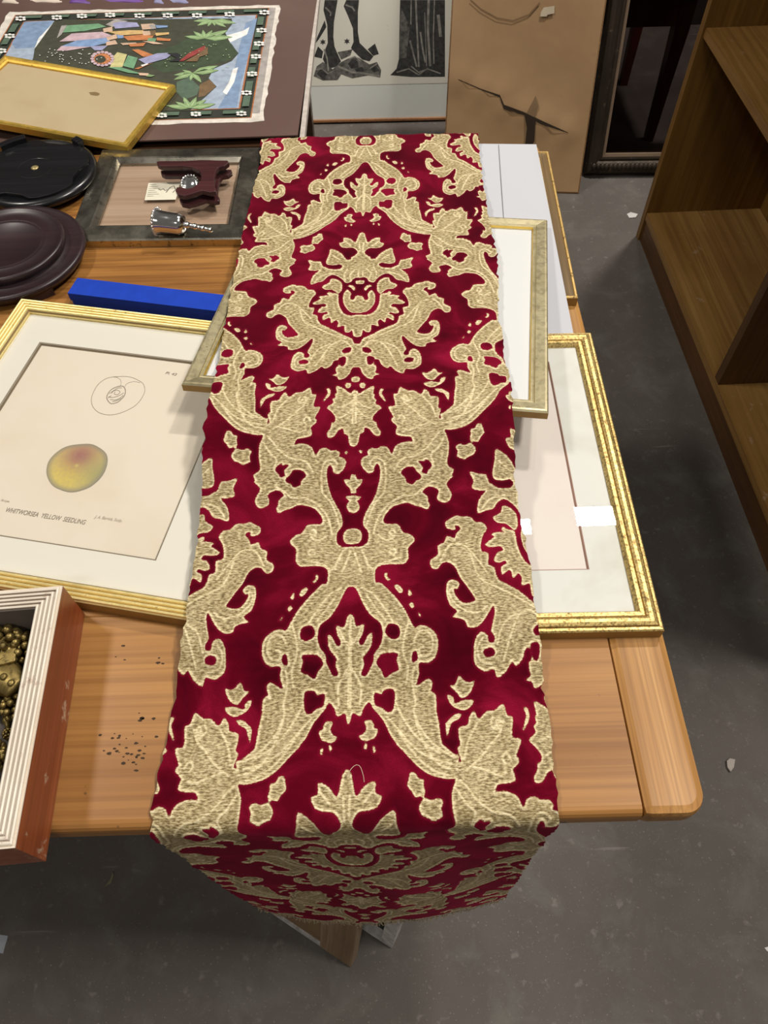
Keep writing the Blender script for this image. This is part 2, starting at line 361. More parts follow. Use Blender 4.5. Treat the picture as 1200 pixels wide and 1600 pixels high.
def lettering(name, txt, p0, p1, size, m, parent, z, shear=0, sx=1.0, track=1.0):   # p0 -> p1 baseline in the parent's own coordinates
    cu = bpy.data.curves.new(name, 'FONT'); cu.body = txt; cu.size = size; cu.shear = shear; cu.space_character = track; cu.extrude = .00005
    o = bpy.data.objects.new(name, cu); COL.objects.link(o); bpy.context.view_layer.update()
    me = bpy.data.meshes.new_from_object(o.evaluated_get(bpy.context.evaluated_depsgraph_get())); bpy.data.objects.remove(o); bpy.data.curves.remove(cu)
    xs = [v.co.x for v in me.vertices]; L = (p1-p0).length; k = L/(max(xs)-min(xs)); a = math.atan2(p1.y-p0.y, p1.x-p0.x); x0 = min(xs)
    for v in me.vertices:
        x, y = (v.co.x-x0)*k, v.co.y*sx; v.co = (p0.x+x*math.cos(a)-y*math.sin(a), p0.y+x*math.sin(a)+y*math.cos(a), z+v.co.z)
    return fin(name, me, m, parent, world=False)
lettering('caption_lettering', 'WHITWORSEA  YELLOW  SEEDLING', L9(7.6, 799.5), L9(132, 819.5), .0088, INK, sh, .0092, .1)
lettering('engraver_lettering', 'J. A. Barrick, Sculp.', L9(147, 809), L9(190, 815.5), .0055, INKL, sh, .0092, .3)
lettering('artist_lettering', 'Del. et pinx', L9(1, 782.5), L9(14, 785), .004, INKL, sh, .0092, .3)
lettering('plate_lettering', 'Pl. 43', L9(258, 584), L9(275, 587), .0062, INK, sh, .0092, .2)
slab('glass', .0215, .0215, w-.0215, d-.0215, .0125, .0140, GLASS, lf)

# --- right frame with the blank foxed mount
ZT = .780
tr = spot(924.5, 515.6, ZT); br = spot(1040.5, 982.5, ZT); ey = (tr-br).normalized(); ex = V3((ey.y, -ey.x, 0)); wid = .375; dep = (tr-br).length; bl = br-ex*wid
mw, w, d = frame_matrix(V3((bl.x, bl.y, .76)), V3((br.x, br.y, .76)), V3((tr.x, tr.y, .76)))
rf = thing('picture_frame', 'speckled gold frame with stained white mount at the front right table corner', 'picture frame', mw=mw)
rail(w, d, [(0, 0), (0, .015), (.0015, .0165), (.004, .0168), (.0048, .0150), (.0056, .0182), (.009, .0200), (.0125, .0200), (.0150, .0183), (.0158, .0160), (.0166, .0175), (.0205, .0178), (.0225, .0150), (.0235, .0130), (.0235, 0)], None, rf,
     mats=[GOLD_R, BROWN_SIDE, foil('dull_bronze_band', (.52, .36, .13), (.36, .22, .07), .45, .6, (.52, .66))], mi=[1]+[0]*3+[2]+[0]*4+[2]+[0]*3+[0, 0])
slab('backing_board', .004, .004, w-.004, d-.004, .001, .005, plain('backing_card', (.35, .26, .17)), rf)
q0 = local(rf, spot(917.5, 887, .7715)); q1 = local(rf, spot(859, 597, .7715))
PRINT2 = paper('pink_tinted_paper', (.66, .60, .55), (.56, .46, .41), .3, scale=7)
slab('print_sheet', .05, q0.y-.01, q0.x+.01, d-.04, .0052, .0088, PRINT2, rf)
MOUNT2 = paper('foxed_white_mount', (.62, .62, .58), (.46, .44, .34), .75, scale=9)
window_board('mount_board', w, d, .0235, (.06, q0.y, q0.x, d-.050), .009, .0112, MOUNT2, plain('mount_bevel_red', (.33, .19, .14)), rf)
window_line((.06, q0.y, q0.x, d-.050), .0010, .0018, .01132, plain('mount_bevel_red', (.33, .19, .14)), rf)
slab('glass', .0235, .0235, w-.0235, d-.0235, .0122, .0134, glass_mat('old_wavy_glass', r=.0), rf)

# --- middle frame under the runner
A_, B_, C_ = spot(283, 599, .822), spot(857.5, 643.5, .8292), spot(854.7, 342.5, .790)
mw, w, d = frame_matrix(A_, B_, C_)
mw = mw @ Matrix.Translation((0, 0, -.0115))
mf = thing('picture_frame', 'champagne gilt frame with plain white sheet lying crosswise under the velvet runner', 'picture frame', mw=mw)
rail(w, d, [(0, 0), (0, .009), (.0016, .0112), (.004, .0115), (.0155, .0100), (.0165, .0084), (.018, .0092), (.0205, .0090), (.022, .0062), (.022, 0)], None, mf,
     mats=[GOLD_M, BROWN_SIDE, GOLD_B], mi=[1, 0, 0, 0, 0, 0, 0, 2, 0, 0])
slab('white_sheet', .004, .004, w-.004, d-.004, .002, .0045, paper('plain_white_sheet', (.64, .645, .64), (.56, .56, .56), .2, scale=4), mf)
slab('glass', .0219, .0219, w-.0219, d-.0219, .0050, .0060, GLASS, mf)

# --- narrow frame and white sheets at the back right
tr = spot(857, 236, .7746); br = spot(903.5, 465, .7746); ey = (tr-br).normalized(); ex = V3((ey.y, -ey.x, 0)); wid = .20; dep = (tr-br).length; bl = br-ex*wid
mw, w, d = frame_matrix(V3((bl.x, bl.y, .7604)), V3((br.x, br.y, .7604)), V3((tr.x, tr.y, .7604)))
sf = thing('picture_frame', 'narrow brown and gilt edged frame beneath the loose white paper sheets', 'picture frame', mw=mw)
rail(w, d, [(0, 0), (0, .0132), (.001, .0142), (.0035, .0142), (.0045, .0126), (.016, .0118), (.0165, .0128), (.019, .0128), (.019, 0)], None, sf,
     mats=[GOLD_S, BROWN_SIDE, wood('bronze_band', (.10, .06, .022), (.20, .125, .05), (.28, .18, .08), 1, 30)], mi=[1, 0, 0, 0, 2, 0, 0, 0, 0])
slab('picture_sheet', .004, .004, w-.004, d-.004, .003, .009, plain('backing_card', (.35, .26, .17)), sf)
PAPER = paper('white_drawing_paper', (.47, .475, .51), (.43, .43, .47), .15, scale=3)
def sheet(name, corners, z, m, label, cat, group=None, sag=0.0, sub=10):   # loose sheet following what it lies on
    a, b, c, e = [spot(px, py, z) for px, py in corners]; V = []; Fc = []
    for top in (1, 0):
        for i in range(sub+1):
            for j in range(sub+1):
                s, t = i/sub, j/sub; p = (a.lerp(b, t)).lerp(e.lerp(c, t), s)
                V.append((p.x, p.y, p.z+sag*math.sin(3.1*s+1.3*t)+(0 if top else -.0004)))
    n = sub+1; o = n*n
    for i in range(sub):
        for j in range(sub):
            k = i*n+j; Fc += [(k, k+n, k+n+1, k+1), (o+k, o+k+1, o+k+n+1, o+k+n)]
    return tag(mesh(name, V, Fc, m, None, True), label, cat, group)
s1 = sheet('paper_sheet', [(690, 224), (838, 226), (897, 525), (720, 522)], .7758, PAPER, 'topmost large white sheet with a ruled pencil line by the runner', 'paper', 'loose white drawing sheets', .0006)
bm = bmesh.new(); ribbon(bm, [spot(779+k*.8, 226+k*11.8, .7766+.0006*math.sin(3.1*k/10)) for k in range(11)], .0012); frombm('pencil_line', bm, plain('pencil_line', (.16, .16, .17), .6), s1)
sheet('paper_sheet', [(700, 228), (836, 231), (886, 526), (730, 527)], .7751, PAPER, 'white sheet lower in the stack with its front edge showing below', 'paper', 'loose white drawing sheets')

# --- silver frame on the left with glass
ZT = .776
tl = spot(158, 230.5, ZT); b0 = spot(118, 373, ZT); tr = spot(411, 227, ZT); ex = (tr-tl).normalized(); ey = V3((-ex.y, ex.x, 0)); dep = abs((tl-b0).dot(ey)); wid = (tr-tl).length
bl = tl-ey*dep; br = bl+ex*wid; tr = tl+ex*wid
mw, w, d = frame_matrix(V3((bl.x, bl.y, .7603)), V3((br.x, br.y, .7603)), V3((tr.x, tr.y, .7603)))
SILV = foil('tarnished_silver', (.33, .31, .26), (.13, .11, .08), .17, .95, (.60, .75), (.08, .06, .04), 30)
sv = thing('picture_frame', 'wide tarnished silver frame with empty glass holding a small card', 'picture frame', mw=mw)
rail(w, d, [(0, 0), (0, .011), (.002, .013), (.030, .0158), (.033, .0150), (.038, .0085), (.038, 0)], None, sv, mats=[SILV, foil('gilt_side', (.60, .38, .12), (.35, .2, .06), .35, .6)], mi=[1, 0, 0, 0, 0, 0, 0])
slab('backing_board', .004, .004, w-.004, d-.004, .001, .004, wood('pinkish_veneer', (.30, .20, .13), (.43, .31, .22), (.50, .38, .28), 0, 14, .6, 0), sv)
slab('glass', .037, .037, w-.037, d-.037, .0066, .0078, GLASS, sv)
crd = lambda x, y, z=.7689: spot(210+x/6.667, 230+y/6.667, z)
o = tag(sheet('card', [(231.9, 286), (282, 284.5), (274.5, 311.8), (225.8, 312.8)], .7694, paper('aged_card', (.66, .62, .50), (.5, .45, .33), .4, scale=40), 'small cream printed card lying on the silver frame glass', 'card', sub=2))
bm = bmesh.new()
for k in range(7): ribbon(bm, [crd(160-5*k, 388+20*k, .7698), crd(230+25*(k % 3)-5*k, 386+20*k, .7698)], .0006)
ribbon(bm, [crd(*p, .7698) for p in [(250, 435), (275, 445), (300, 432), (320, 450), (345, 440)]], .0016); ribbon(bm, [crd(*p, .7698) for p in [(330, 470), (370, 420), (410, 400), (430, 440), (400, 470)]], .0014)
frombm('card_print', bm, plain('card_ink', (.16, .15, .12)), o)

# --- folded wooden plate stand
PLUM = wood('dark_rosewood', (.028, .008, .010), (.060, .016, .018), (.10, .030, .030), 0, 30, .35, .4, .25)
out = [(230, 145), (300, 140), (520, 140), (700, 130), (900, 135), (975, 135), (985, 160), (940, 195), (880, 205), (850, 245), (835, 330), (830, 400), (850, 430), (845, 460), (790, 470), (760, 462), (700, 450), (600, 485), (520, 505), (450, 490), (425, 450), (440, 415), (500, 415), (540, 430), (600, 420), (660, 380), (690, 340), (695, 280), (670, 240), (600, 208), (500, 196), (330, 200), (270, 197), (235, 178)]
es = thing('plate_stand', 'folded dark rosewood plate stand lying on the silver frame glass', 'plate stand', spot(330, 290, .77))
pts = [crd(x, y, .800) for x, y in out]
frombm('side_frame', prism_bm([(p.x, p.y) for p in pts], .7925, .800, .0016), PLUM, es)
frombm('side_frame', prism_bm([(p.x+.0025, p.y-.001) for p in pts], .7775, .785, .0016), PLUM, es)
for hx, hy in ((760, 200), (800, 440)): p = crd(hx, hy, .786); frombm('hinge_pin', tube_bm([(p.x, p.y, .7780), (p.x, p.y, .7940)], .0035, 10), PLUM, es)

# --- silver bell lying on its side, and beaded silver piece
CHROME = plain('polished_silver', (.80, .80, .80), .12, 1.0, .03)
ax = (spot(292, 349, .787)-spot(241, 343, .787)).normalized(); z_ = V3((0, 0, 1)); yy = z_.cross(ax).normalized(); zz = ax.cross(yy)
o0 = spot(244, 346, .790)
MB = Matrix(((yy.x, zz.x, ax.x, o0.x), (yy.y, zz.y, ax.y, o0.y), (yy.z, zz.z, ax.z, o0.z), (0, 0, 0, 1)))
bl_ = thing('bell', 'small polished silver bell tipped on its side on the frame edge', 'bell', o0)
bell_body = frombm('bell_body', lathe_bm([(0.0168, 0.0023), (0.0185, 0.0000), (0.0193, 0.0023), (0.0176, 0.0057), (0.0163, 0.0115), (0.0158, 0.0230), (0.0151, 0.0368), (0.0129, 0.0431), (0.0077, 0.0460), (0.0034, 0.0471), (0, .0472), (0, .0443), (0.0069, 0.0431), (0.0116, 0.0403), (0.0138, 0.0345), (0.0146, 0.0207), (0.0153, 0.0092), (0.0168, 0.0023)], 40, MB), CHROME, bl_, True)
bm = bmesh.new()
for k in range(26): a = k*2*math.pi/26; ball(bm, MB @ V3((.0191*math.cos(a), .0191*math.sin(a), .002)), .0019, 8)
frombm('beaded_rim', bm, CHROME, bell_body, True)
bm = bmesh.new()
for k, r_ in enumerate((.0042, .0030, .0040, .0026, .0038, .0028, .0034)): ball(bm, MB @ V3((0.0005*k, -.001*k, .0495+.0056*k)), r_*1.25, 10)
frombm('handle', bm, CHROME, bl_, True)
bm = bmesh.new(); p = crd(300, 800, .7788); tube_bm([MB @ V3((0, 0, .036)), MB @ V3((0, -.006, .012))], .001, 6, bm); ball(bm, MB @ V3((0, -.009, .008)), .004, 8); frombm('clapper', bm, CHROME, bl_, True)
bc = spot(297, 287, .7805)
sb = thing('trinket', 'little beaded silver trinket half hidden under the rosewood plate stand', 'trinket', bc)
MT = Matrix.Translation(bc) @ Matrix.Rotation(.45, 4, 'X')
dish = frombm('dish', lathe_bm([(0, -.003), (.009, -.0025), (.0125, .001), (.0128, .002), (.009, -.001), (0, -.0015)], 28, MT), CHROME, sb, True)
bm = bmesh.new()
for k in range(18): a = k*2*math.pi/18; ball(bm, MT @ V3((.0132*math.cos(a), .0132*math.sin(a), .002)), .0023, 8)
frombm('beaded_edge', bm, CHROME, dish, True)

# --- blue box
p0, p1 = spot(121, 434, .782), spot(336, 459, .782); ex = (p1-p0).normalized(); ey = V3((-ex.y, ex.x, 0)); q = spot(104, 458, .782); dep = abs((q-p0).dot(ey))
MBX = Matrix(((ex.x, ey.x, 0, p0.x), (ex.y, ey.y, 0, p0.y), (0, 0, 1, .76), (0, 0, 0, 1)))
BLUE = plain('blue_card', (.008, .045, .40), .6, 0, .06, 60, 0, 0, .2)
bb = thing('box', 'long flat royal blue box beside the ribbed gold frame', 'box', mw=MBX)
frombm('base', box_bm((.0012, -dep+.0012, 0), (.2788, -.0012, .012), .0006), BLUE, bb, world=False)
frombm('lid', box_bm((0, -dep, .010), (.28, 0, .022), .0018), BLUE, bb, world=False)

# --- turned stands
BLACK = wood('black_lacquer', (.004, .004, .005), (.010, .010, .012), (.018, .018, .022), 0, 20, .30, .5, .2, 8, .06)
BURG = wood('burgundy_lacquer', (.016, .008, .010), (.030, .014, .017), (.050, .026, .028), 0, 14, .38, .35, .3, 8, .06)
c = spot(56, 266, .785); ds = thing('display_stand', 'black lacquered round display stand with lobed rim and brass screw', 'display stand', (c.x, c.y, .76))
def W2(o): return Matrix.Translation(o.location)
frombm('base', lathe_bm([(0, 0), (.074, 0), (.080, .002), (.080, .007), (.084, .010), (.0935, .0125), (.0965, .017), (.0955, .0225), (.091, .0255), (.086, .0262), (.084, .0245), (0, .0245)], 96, W2(ds)), BLACK, ds, True)
lob = []
for k in range(240):
    a = 2*math.pi*k/240; ph = ((a-math.radians(-58))+math.pi) % (math.pi/2)-math.pi/4; g = 1/(1+math.exp((abs(ph)-.28)/.05)); lob.append(((.0865-.0135*g)*math.cos(a), (.0865-.0135*g)*math.sin(a)))
lobh = [(x*.90, y*.90) for x, y in lob]
bm = prism_bm([(x+c.x, y+c.y) for x, y in lob], .784, .7895, .001); frombm('lobed_plate', bm, BLACK, ds)
frombm('recess_ring', lathe_bm([(.0265, .0293), (.0275, .0300), (.0290, .0296), (.0300, .0293)], 48, W2(ds)), BLACK, ds, True)
for a0, a1 in ((46, 56), (112, 142), (202, 228)):
    n = 8; P = [((.0955)*math.cos(math.radians(a0+(a1-a0)*k/n))+c.x, .0955*math.sin(math.radians(a0+(a1-a0)*k/n))+c.y) for k in range(n+1)] + [((.083)*math.cos(math.radians(a1+(a0-a1)*k/n))+c.x, .083*math.sin(math.radians(a1+(a0-a1)*k/n))+c.y) for k in range(n+1)]
    frombm('rim_lug', prism_bm(P, .785, .7975, .0015), BLACK, ds)
frombm('brass_screw', lathe_bm([(0, .0312), (.004, .0308), (.0062, .0298), (.0062, .0285)], 20, W2(ds)), plain('dull_brass', (.42, .33, .15), .4, .6), ds, True)
c = spot(8, 384, .79); ds = thing('display_stand', 'burgundy two tiered round display stand next to the blue box', 'display stand', (c.x, c.y, .76))
frombm('base', lathe_bm([(0, 0), (.092, 0), (.101, .003), (.105, .008), (.109, .012), (.1125, .0175), (.1115, .0215), (.108, .0235), (.105, .0225), (.096, .0215), (.086, .0225), (.084, .024), (0, .024)], 96, W2(ds)), BURG, ds, True)
frombm('upper_tier', lathe_bm([(.084, .0238), (.0865, .028), (.0868, .034), (.084, .0365), (.0812, .0362), (.079, .0335), (.060, .0330), (.0585, .0338), (.0570, .0330), (.0545, .0328), (.053, .0335), (.0515, .0322), (0, .0320)], 96, W2(ds)), BURG, ds, True)
for k in range(3):
    a = math.radians(-55+120*k); p = V3((c.x+.099*math.cos(a), c.y+.099*math.sin(a), .7615))
    M_ = Matrix.Translation(p) @ Matrix.Rotation(a, 4, 'Z'); frombm('foot', box_bm((-.012, -.022, -.0015), (.0085, .022, .012), .004, M=M_), BURG, ds)

# ------------------------------------------------------------------ tray box with brass oddments at the front left
XR0, XR1 = spot(133, 960, .76), spot(72, 1346, .76)
ey = (XR0-XR1).normalized(); ex = V3((ey.y, -ey.x, 0)); dep = (XR0-XR1).length; wid = .34; BH = .065
bl = XR1-ex*wid
MX = Matrix(((ex.x, ey.x, 0, bl.x), (ex.y, ey.y, 0, bl.y), (0, 0, 1, .7605), (0, 0, 0, 1)))
RED_SIDE = wood('red_brown_side', (.17, .040, .012), (.34, .088, .030), (.42, .13, .045), 1, 16, .45, .3, .3, 8, .06, wear=.8)
RIBW = foil('limed_ribs', (.80, .73, .63), (.64, .54, .44), .5, .1, (.60, .72), (.38, .24, .17), 60)
tb = thing('tray_box', 'deep red sided tray box with white ribbed rim overhanging the table front', 'box frame', mw=MX)
rail(wid, dep, [(0, 0), (0, BH-.003)]+[(.0002, BH-.002)]+ribs(.0016, .0225, 5, BH, .0034)+[(.023, BH-.003), (.023, .004), (.023, 0)], None, tb,
     mats=[RED_SIDE, RIBW, plain('box_lining', (.16, .135, .115), .8), plain('groove_shade', (.30, .24, .19), .8)], mi=[0, 1]+[1, 1, 1, 1, 3]*5+[2, 2, 2, 2, 2])  # groove faces coloured darker to deepen the shading between ribs
slab('base_board', .0235, .0235, wid-.0235, dep-.0235, .0005, .005, plain('box_floor', (.10, .085, .075), .85), tb)
BRASS = foil('antique_brass', (.34, .25, .09), (.16, .11, .035), .34, .9, (.52, .66), (.05, .035, .015), 160)
bz = .766
def brass(name, label, cat, loc, rz, build, tilt=0):
    M_ = Matrix.Translation(loc) @ Matrix.Rotation(rz, 4, 'Z') @ Matrix.Rotation(tilt, 4, 'Y')
    o = thing(name, label, cat, loc, 'loose brass fittings in the tray box')
    for nm, bm in build():
        bm.transform(M_); frombm(nm, bm, BRASS, o, True)
    return o
def knob_build(L=.07, r=.010):
    def f():
        bm = lathe_bm([(0, 0), (r*1.0, .001), (r*1.25, .004), (r*.7, .008), (r*.45, .014), (r*.6, L*.45), (r*.5, L*.6), (r*.9, L*.68)], 20, Matrix.Rotation(math.pi/2, 4, 'Y')); yield 'stem', bm
        b2 = bmesh.new()
        for i in range(5):
            for k in range(8):
                ph = math.pi*(i+.5)/5; a = k*math.pi/4+i*.4; R = r*1.35
                ball(b2, V3((L*.72+R*(1-math.cos(ph)), R*math.sin(ph)*math.cos(a), R*math.sin(ph)*math.sin(a))), r*.42, 8)
        yield 'berry_finial', b2
    return f
def handle_build(R=.055, a0=20, a1=160, w=.018):
    def f():
        bm = bmesh.new(); n = 20; V = []
        for k in range(n+1):
            a = math.radians(a0+(a1-a0)*k/n); wv = w*(1+.25*math.cos(6*a)); V.append([bm.verts.new((q*math.cos(a), q*math.sin(a), z)) for q, z in ((R-wv/2, 0), (R-wv/2.4, .006), (R, .010), (R+wv/2.4, .006), (R+wv/2, 0))])
        for A, B in zip(V, V[1:]):
            for i in range(5): bm.faces.new((A[i], A[(i+1) % 5], B[(i+1) % 5], B[i]))
        bm.faces.new(V[0]); bm.faces.new(V[-1][::-1]); yield 'curved_plate', bm
        b2 = bmesh.new()
        for k in range(9): a = math.radians(a0+(a1-a0)*(k+.5)/9); ball(b2, V3((R*math.cos(a), R*math.sin(a), .010)), .0038, 8, (1, 1, .6))
        yield 'raised_studs', b2
    return f
def plate_build(w=.045, d=.03):
    def f():
        yield 'plate', prism_bm([(-w/2, -d/2), (w/2, -d/2), (w*.56, 0), (w/2, d/2), (-w/2, d/2), (-w*.56, 0)], 0, .004, .001)
        b2 = bmesh.new(); ribbon(b2, [(w*.3*math.cos(t), d*.3*math.sin(t), .0045) for t in [k*.7 for k in range(9)]], .003); ball(b2, V3((0, 0, .004)), .005, 10, (1, 1, .5)); yield 'boss', b2
    return f
sp = lambda x, y, z=.78: spot(x, y, z)
brass('knob', 'antique brass berry knob nearest the inner rim corner of the tray box', 'knob', sp(44, 985, .790)+V3((-.066, -.040, 0)), .55, knob_build(.055, .0105))
brass('handle', 'curved ornate brass drawer pull in the middle of the tray box', 'handle', sp(-12, 1090, .786)+V3((-.02, -.035, 0)), .15, handle_build(.06, 35, 130, .030))
brass('plate', 'flat square brass escutcheon plate above the curved pull', 'escutcheon', sp(-6, 1022, .793), .35, plate_build(.034, .03), .15)
brass('knob', 'dark brass berry knob at the back left of the tray box', 'knob', sp(-32, 985, .782)+V3((0, -.035, 0)), .3, knob_build(.05, .010))
brass('knob', 'small dark brass knob lying below the curved pull', 'knob', sp(20, 1098, .775)+V3((-.03, .008, 0)), -.35, knob_build(.034, .0085))
brass('handle', 'slim brass bow handle lying near the front of the box', 'handle', sp(-32, 1180, .770), 1.2, handle_build(.04, 10, 120, .012))
brass('knob', 'brass berry knob nearest the front rim inside the tray box', 'knob', sp(-26, 1200, .778)+V3((-.045, 0, 0)), .2, knob_build(.05, .010))
brass('hook', 'tiny brass stud leaning against the ribbed rim', 'hook', sp(10, 1120, .770), -1.2, knob_build(.018, .0035))

# ------------------------------------------------------------------ velvet runner (pattern in millimetres of the cloth: u across, v along)
GOLD='-30,-15 8,-13 15,-9 17,-1 16,7 11,15 12,26 16,36 23,50 27,63 29,74 29,82 28,86 26,88 23,84 22,79 16,77 10,83 8,90 11,95 16,97 15,101 19,105 26,105 31,108 38,106 42,99 46,108 55,113 64,113 66,112 63,119 54,120 47,122 47,128 48,132 42,138 42,142 44,144 38,159 46,161 44,180 49,182 52,193 61,187 68,187 76,180 80,188 85,182 87,175 95,173 96,165 95,156 98,153 95,141 101,140 108,145 112,157 114,177 116,190 116,204 120,208 125,205 134,209 161,182 157,162 147,150 136,138 127,131 117,127 107,125 101,125 105,113 105,99 103,85 110,79 108,73 109,71 103,65 102,61 106,53 107,48 104,42 99,40 92,43 91,48 93,54 89,58 81,59 75,53 77,51 81,47 81,42 83,38 80,32 74,35 67,37 59,41 50,40 42,37 36,30 33,24 34,18 42,17 49,16 54,6 60,4 66,-2 65,-7 59,-14 59,-27 54,-34 45,-35 32,-36 25,-41 25,-56 30,-57 37,-64 47,-76 55,-88 60,-99 64,-107 70,-105 77,-107 84,-113 87,-121 86,-116 87,-126 84,-136 77,-141 68,-141 68,-151 65,-161 70,-159 77,-155 81,-159 78,-172 81,-185 82,-198 81,-191 84,-208 88,-217 93,-222 100,-228 103,-228 101,-240 94,-242 85,-242 77,-240 68,-235 61,-228 55,-220 43,-213 38,-205 34,-196 28,-188 22,-181 22,-180 19,-176 14,-182 11,-190 4,-187 2,-193 0,-198 -30,-198 -30,-193 -30,-91 1,-91 5,-102 7,-105 14,-103 12,-114 9,-119 10,-123 13,-123 18,-114 22,-112 21,-124 17,-130 13,-135 14,-141 11,-150 16,-151 19,-146 23,-138 24,-131 29,-125 32,-117 32,-111 30,-102 20,-93 12,-79 7,-67 2,-60 -30,-60;-30,512 1,511 6,497 9,487 16,496 26,500 26,490 32,487 28,478 19,475 11,474 5,465 8,458 13,454 14,450 20,451 26,462 32,469 43,475 45,463 48,448 46,441 37,440 29,442 25,438 29,432 42,431 47,434 52,437 55,446 63,447 73,450 69,439 71,430 61,427 56,427 64,416 66,400 56,403 49,405 44,413 37,418 30,415 23,408 19,402 12,405 10,410 5,414 -30,414;-30,409 4,408 6,405 4,401 -30,402;6,391 8,396 13,398 16,395 12,393 9,388 7,387;23,392 25,403 33,409 39,409 41,401 50,394 45,387 36,386 28,379 24,384;-30,377 2,377 5,375 7,369 10,368 12,372 11,380 14,386 17,387 21,376 20,359 14,346 7,340 -30,340;-30,334 10,334 18,338 23,347 26,358 27,370 28,378 35,379 40,382 42,378 39,375 45,375 53,373 50,369 60,361 55,357 44,357 42,352 48,350 52,341 47,338 41,340 39,337 45,333 45,324 44,324 36,329 34,319 28,325 25,319 26,311 20,313 17,313 16,300 10,299 7,303 6,297 5,291 2,289 -30,289;51,324 52,333 58,337 57,350 64,353 64,363 61,373 57,380 61,388 68,389 74,396 83,397 89,399 96,395 101,391 100,384 94,381 90,382 91,386 87,386 85,382 90,376 92,370 100,373 103,365 110,361 110,351 118,345 117,336 111,334 106,340 100,341 93,335 88,322 83,314 75,300 74,296 83,293 89,295 94,303 95,310 92,309 89,315 94,320 101,318 103,306 100,291 93,284 98,278 90,276 85,273 83,267 74,267 67,273 61,282 56,290 55,284 57,274 60,262 57,256 58,251 63,251 64,258 70,262 76,255 78,242 77,231 68,224 59,226 56,218 47,224 41,233 37,229 30,236 27,245 22,246 21,237 24,232 24,225 23,220 28,216 22,214 20,208 13,211 7,221 3,231 -30,231 -30,275 2,275 5,281 7,286 17,294 28,304 39,312 48,318 51,326;-30,211 1,214 5,211 3,204 -30,205;5,200 9,203 12,198 10,192 6,194;29,189 33,189 31,182 36,168 35,167 28,179;78,216 83,215 88,217 93,222 97,214 102,213 96,207 91,201 83,205;80,198 89,199 98,196 99,202 105,205 103,197 98,192 89,189 82,193;92,186 99,185 105,180 108,176 107,164 105,169 102,177 95,181;-30,186 1,189 5,183 10,188 15,192 22,195 21,182 23,180 22,175 25,171 24,165 31,158 26,152 21,144 22,138 25,137 26,131 30,124 28,119 22,121 17,128 12,130 11,124 7,122 5,112 2,108 -30,108;6,102 8,103 10,101 8,99;-30,74 2,75 4,70 10,70 8,64 3,58 3,54 -30,54;-30,51 8,50 6,46 4,45 7,39 6,34 2,30 -30,30;-30,11 5,10 9,6 10,1 9,-5 5,-9 -30,-9;130,125 135,127 137,131 142,132 144,125 145,120 141,115 138,110 133,111 131,109 129,114 130,120;113,106 118,109 123,107 130,109 135,101 132,95 127,93 122,90 118,92 114,94 115,100;15,-195 21,-194 24,-198 24,-201 28,-203 25,-211 20,-213 17,-214 13,-213 10,-209 14,-207 17,-202;16,-216 18,-217 17,-222 15,-220;23,-219 25,-219 26,-223 24,-225;44,-61 49,-60 53,-67 49,-69;58,-69 59,-64 62,-70 59,-72;59,-82 62,-79 64,-83 62,-86;68,-91 69,-91 71,-95 69,-95;34,-47 37,-45 37,-51 40,-53 38,-55 35,-52'
HOLE='7,268 13,269 18,263 15,258 8,260;13,251 20,251 22,246 20,238 16,234 13,240;58,244 63,246 69,243 66,237 58,239;52,76 57,82 66,82 69,77 74,72 73,68 68,66 65,62 58,65 57,70;71,88 75,89 78,88 79,91 84,88 86,83 82,78 80,74 75,76 76,82;35,-109 38,-103 45,-103 49,-107 49,-115 43,-118 36,-114;26,-139 32,-131 47,-131 46,-137 48,-146 41,-149 35,-153 32,-149 31,-146;24,-167 31,-168 34,-164 43,-164 44,-174 42,-184 37,-186 31,-181 25,-179;61,-136 62,-131 65,-130 67,-136 64,-140 61,-140;-30,-192 -2,-192 -5,-187 -7,-187 -8,-192'
VEIN='14,12 19,31 25,45 34,57 35,84 32,91 27,94 21,93 18,87 22,84;22,3 25,19 32,34 42,44 54,50 67,50 74,56 86,65;97,124 90,117 84,108 75,100 65,95 55,93 49,88 45,81;100,116 93,104 85,96 88,84 80,75;91,133 84,138 74,147 66,157 58,165 53,177;61,172 58,180 56,175 60,169 65,174 63,181;84,136 74,133 62,128 54,130;49,141 53,148 57,143 54,137;91,146 87,161 78,176;99,134 111,136 123,147 133,169 138,189;107,129 122,134 138,149 153,171;27,3 34,-3 42,-2 45,6 42,11 39,6 42,3;40,-17 44,-15 46,-19 43,-23 39,-20;13,-27 21,-40 29,-34 40,-30 51,-26;2,-18 6,-31 10,-43;10,-17 15,-29 17,-40;10,-61 21,-68 30,-80 38,-93 43,-102;16,-71 26,-87 35,-99;59,-98 54,-115 52,-130 57,-145 55,-160;63,-121 68,-112 77,-112 82,-122 79,-133 70,-135 68,-129 73,-126;63,-145 61,-159 64,-177 62,-185 69,-204 81,-218 95,-228 109,-232;36,-190 49,-205 63,-221 79,-231 96,-236;45,-177 53,-194 67,-213 86,-226;7,270 18,284 32,277 41,257 49,234;34,280 48,268 55,248;60,328 73,350 84,362 98,361 108,343;14,287 32,298 52,311 68,322 76,350;62,290 71,283 85,285 96,295 100,306 95,313;8,430 14,421 12,410;18,433 22,421 20,409;3,427 3,416;61,231 72,234 74,247 69,255;1,182 2,137;2,159 9,149 16,144;2,172 10,162 19,159;0,-96 1,-145 1,-182;2,-123 7,-116 11,-106;2,-145 11,-161 10,-179;30,453 40,462;35,423 52,417 61,405;3,488 2,466;15,481 25,493'
EDGE_L=[(0.153,-0.214),(0.235,-0.212),(0.311,-0.203),(0.380,-0.201),(0.509,-0.198),(0.626,-0.196),(0.685,-0.195),(0.916,-0.195),(1.195,-0.187)]
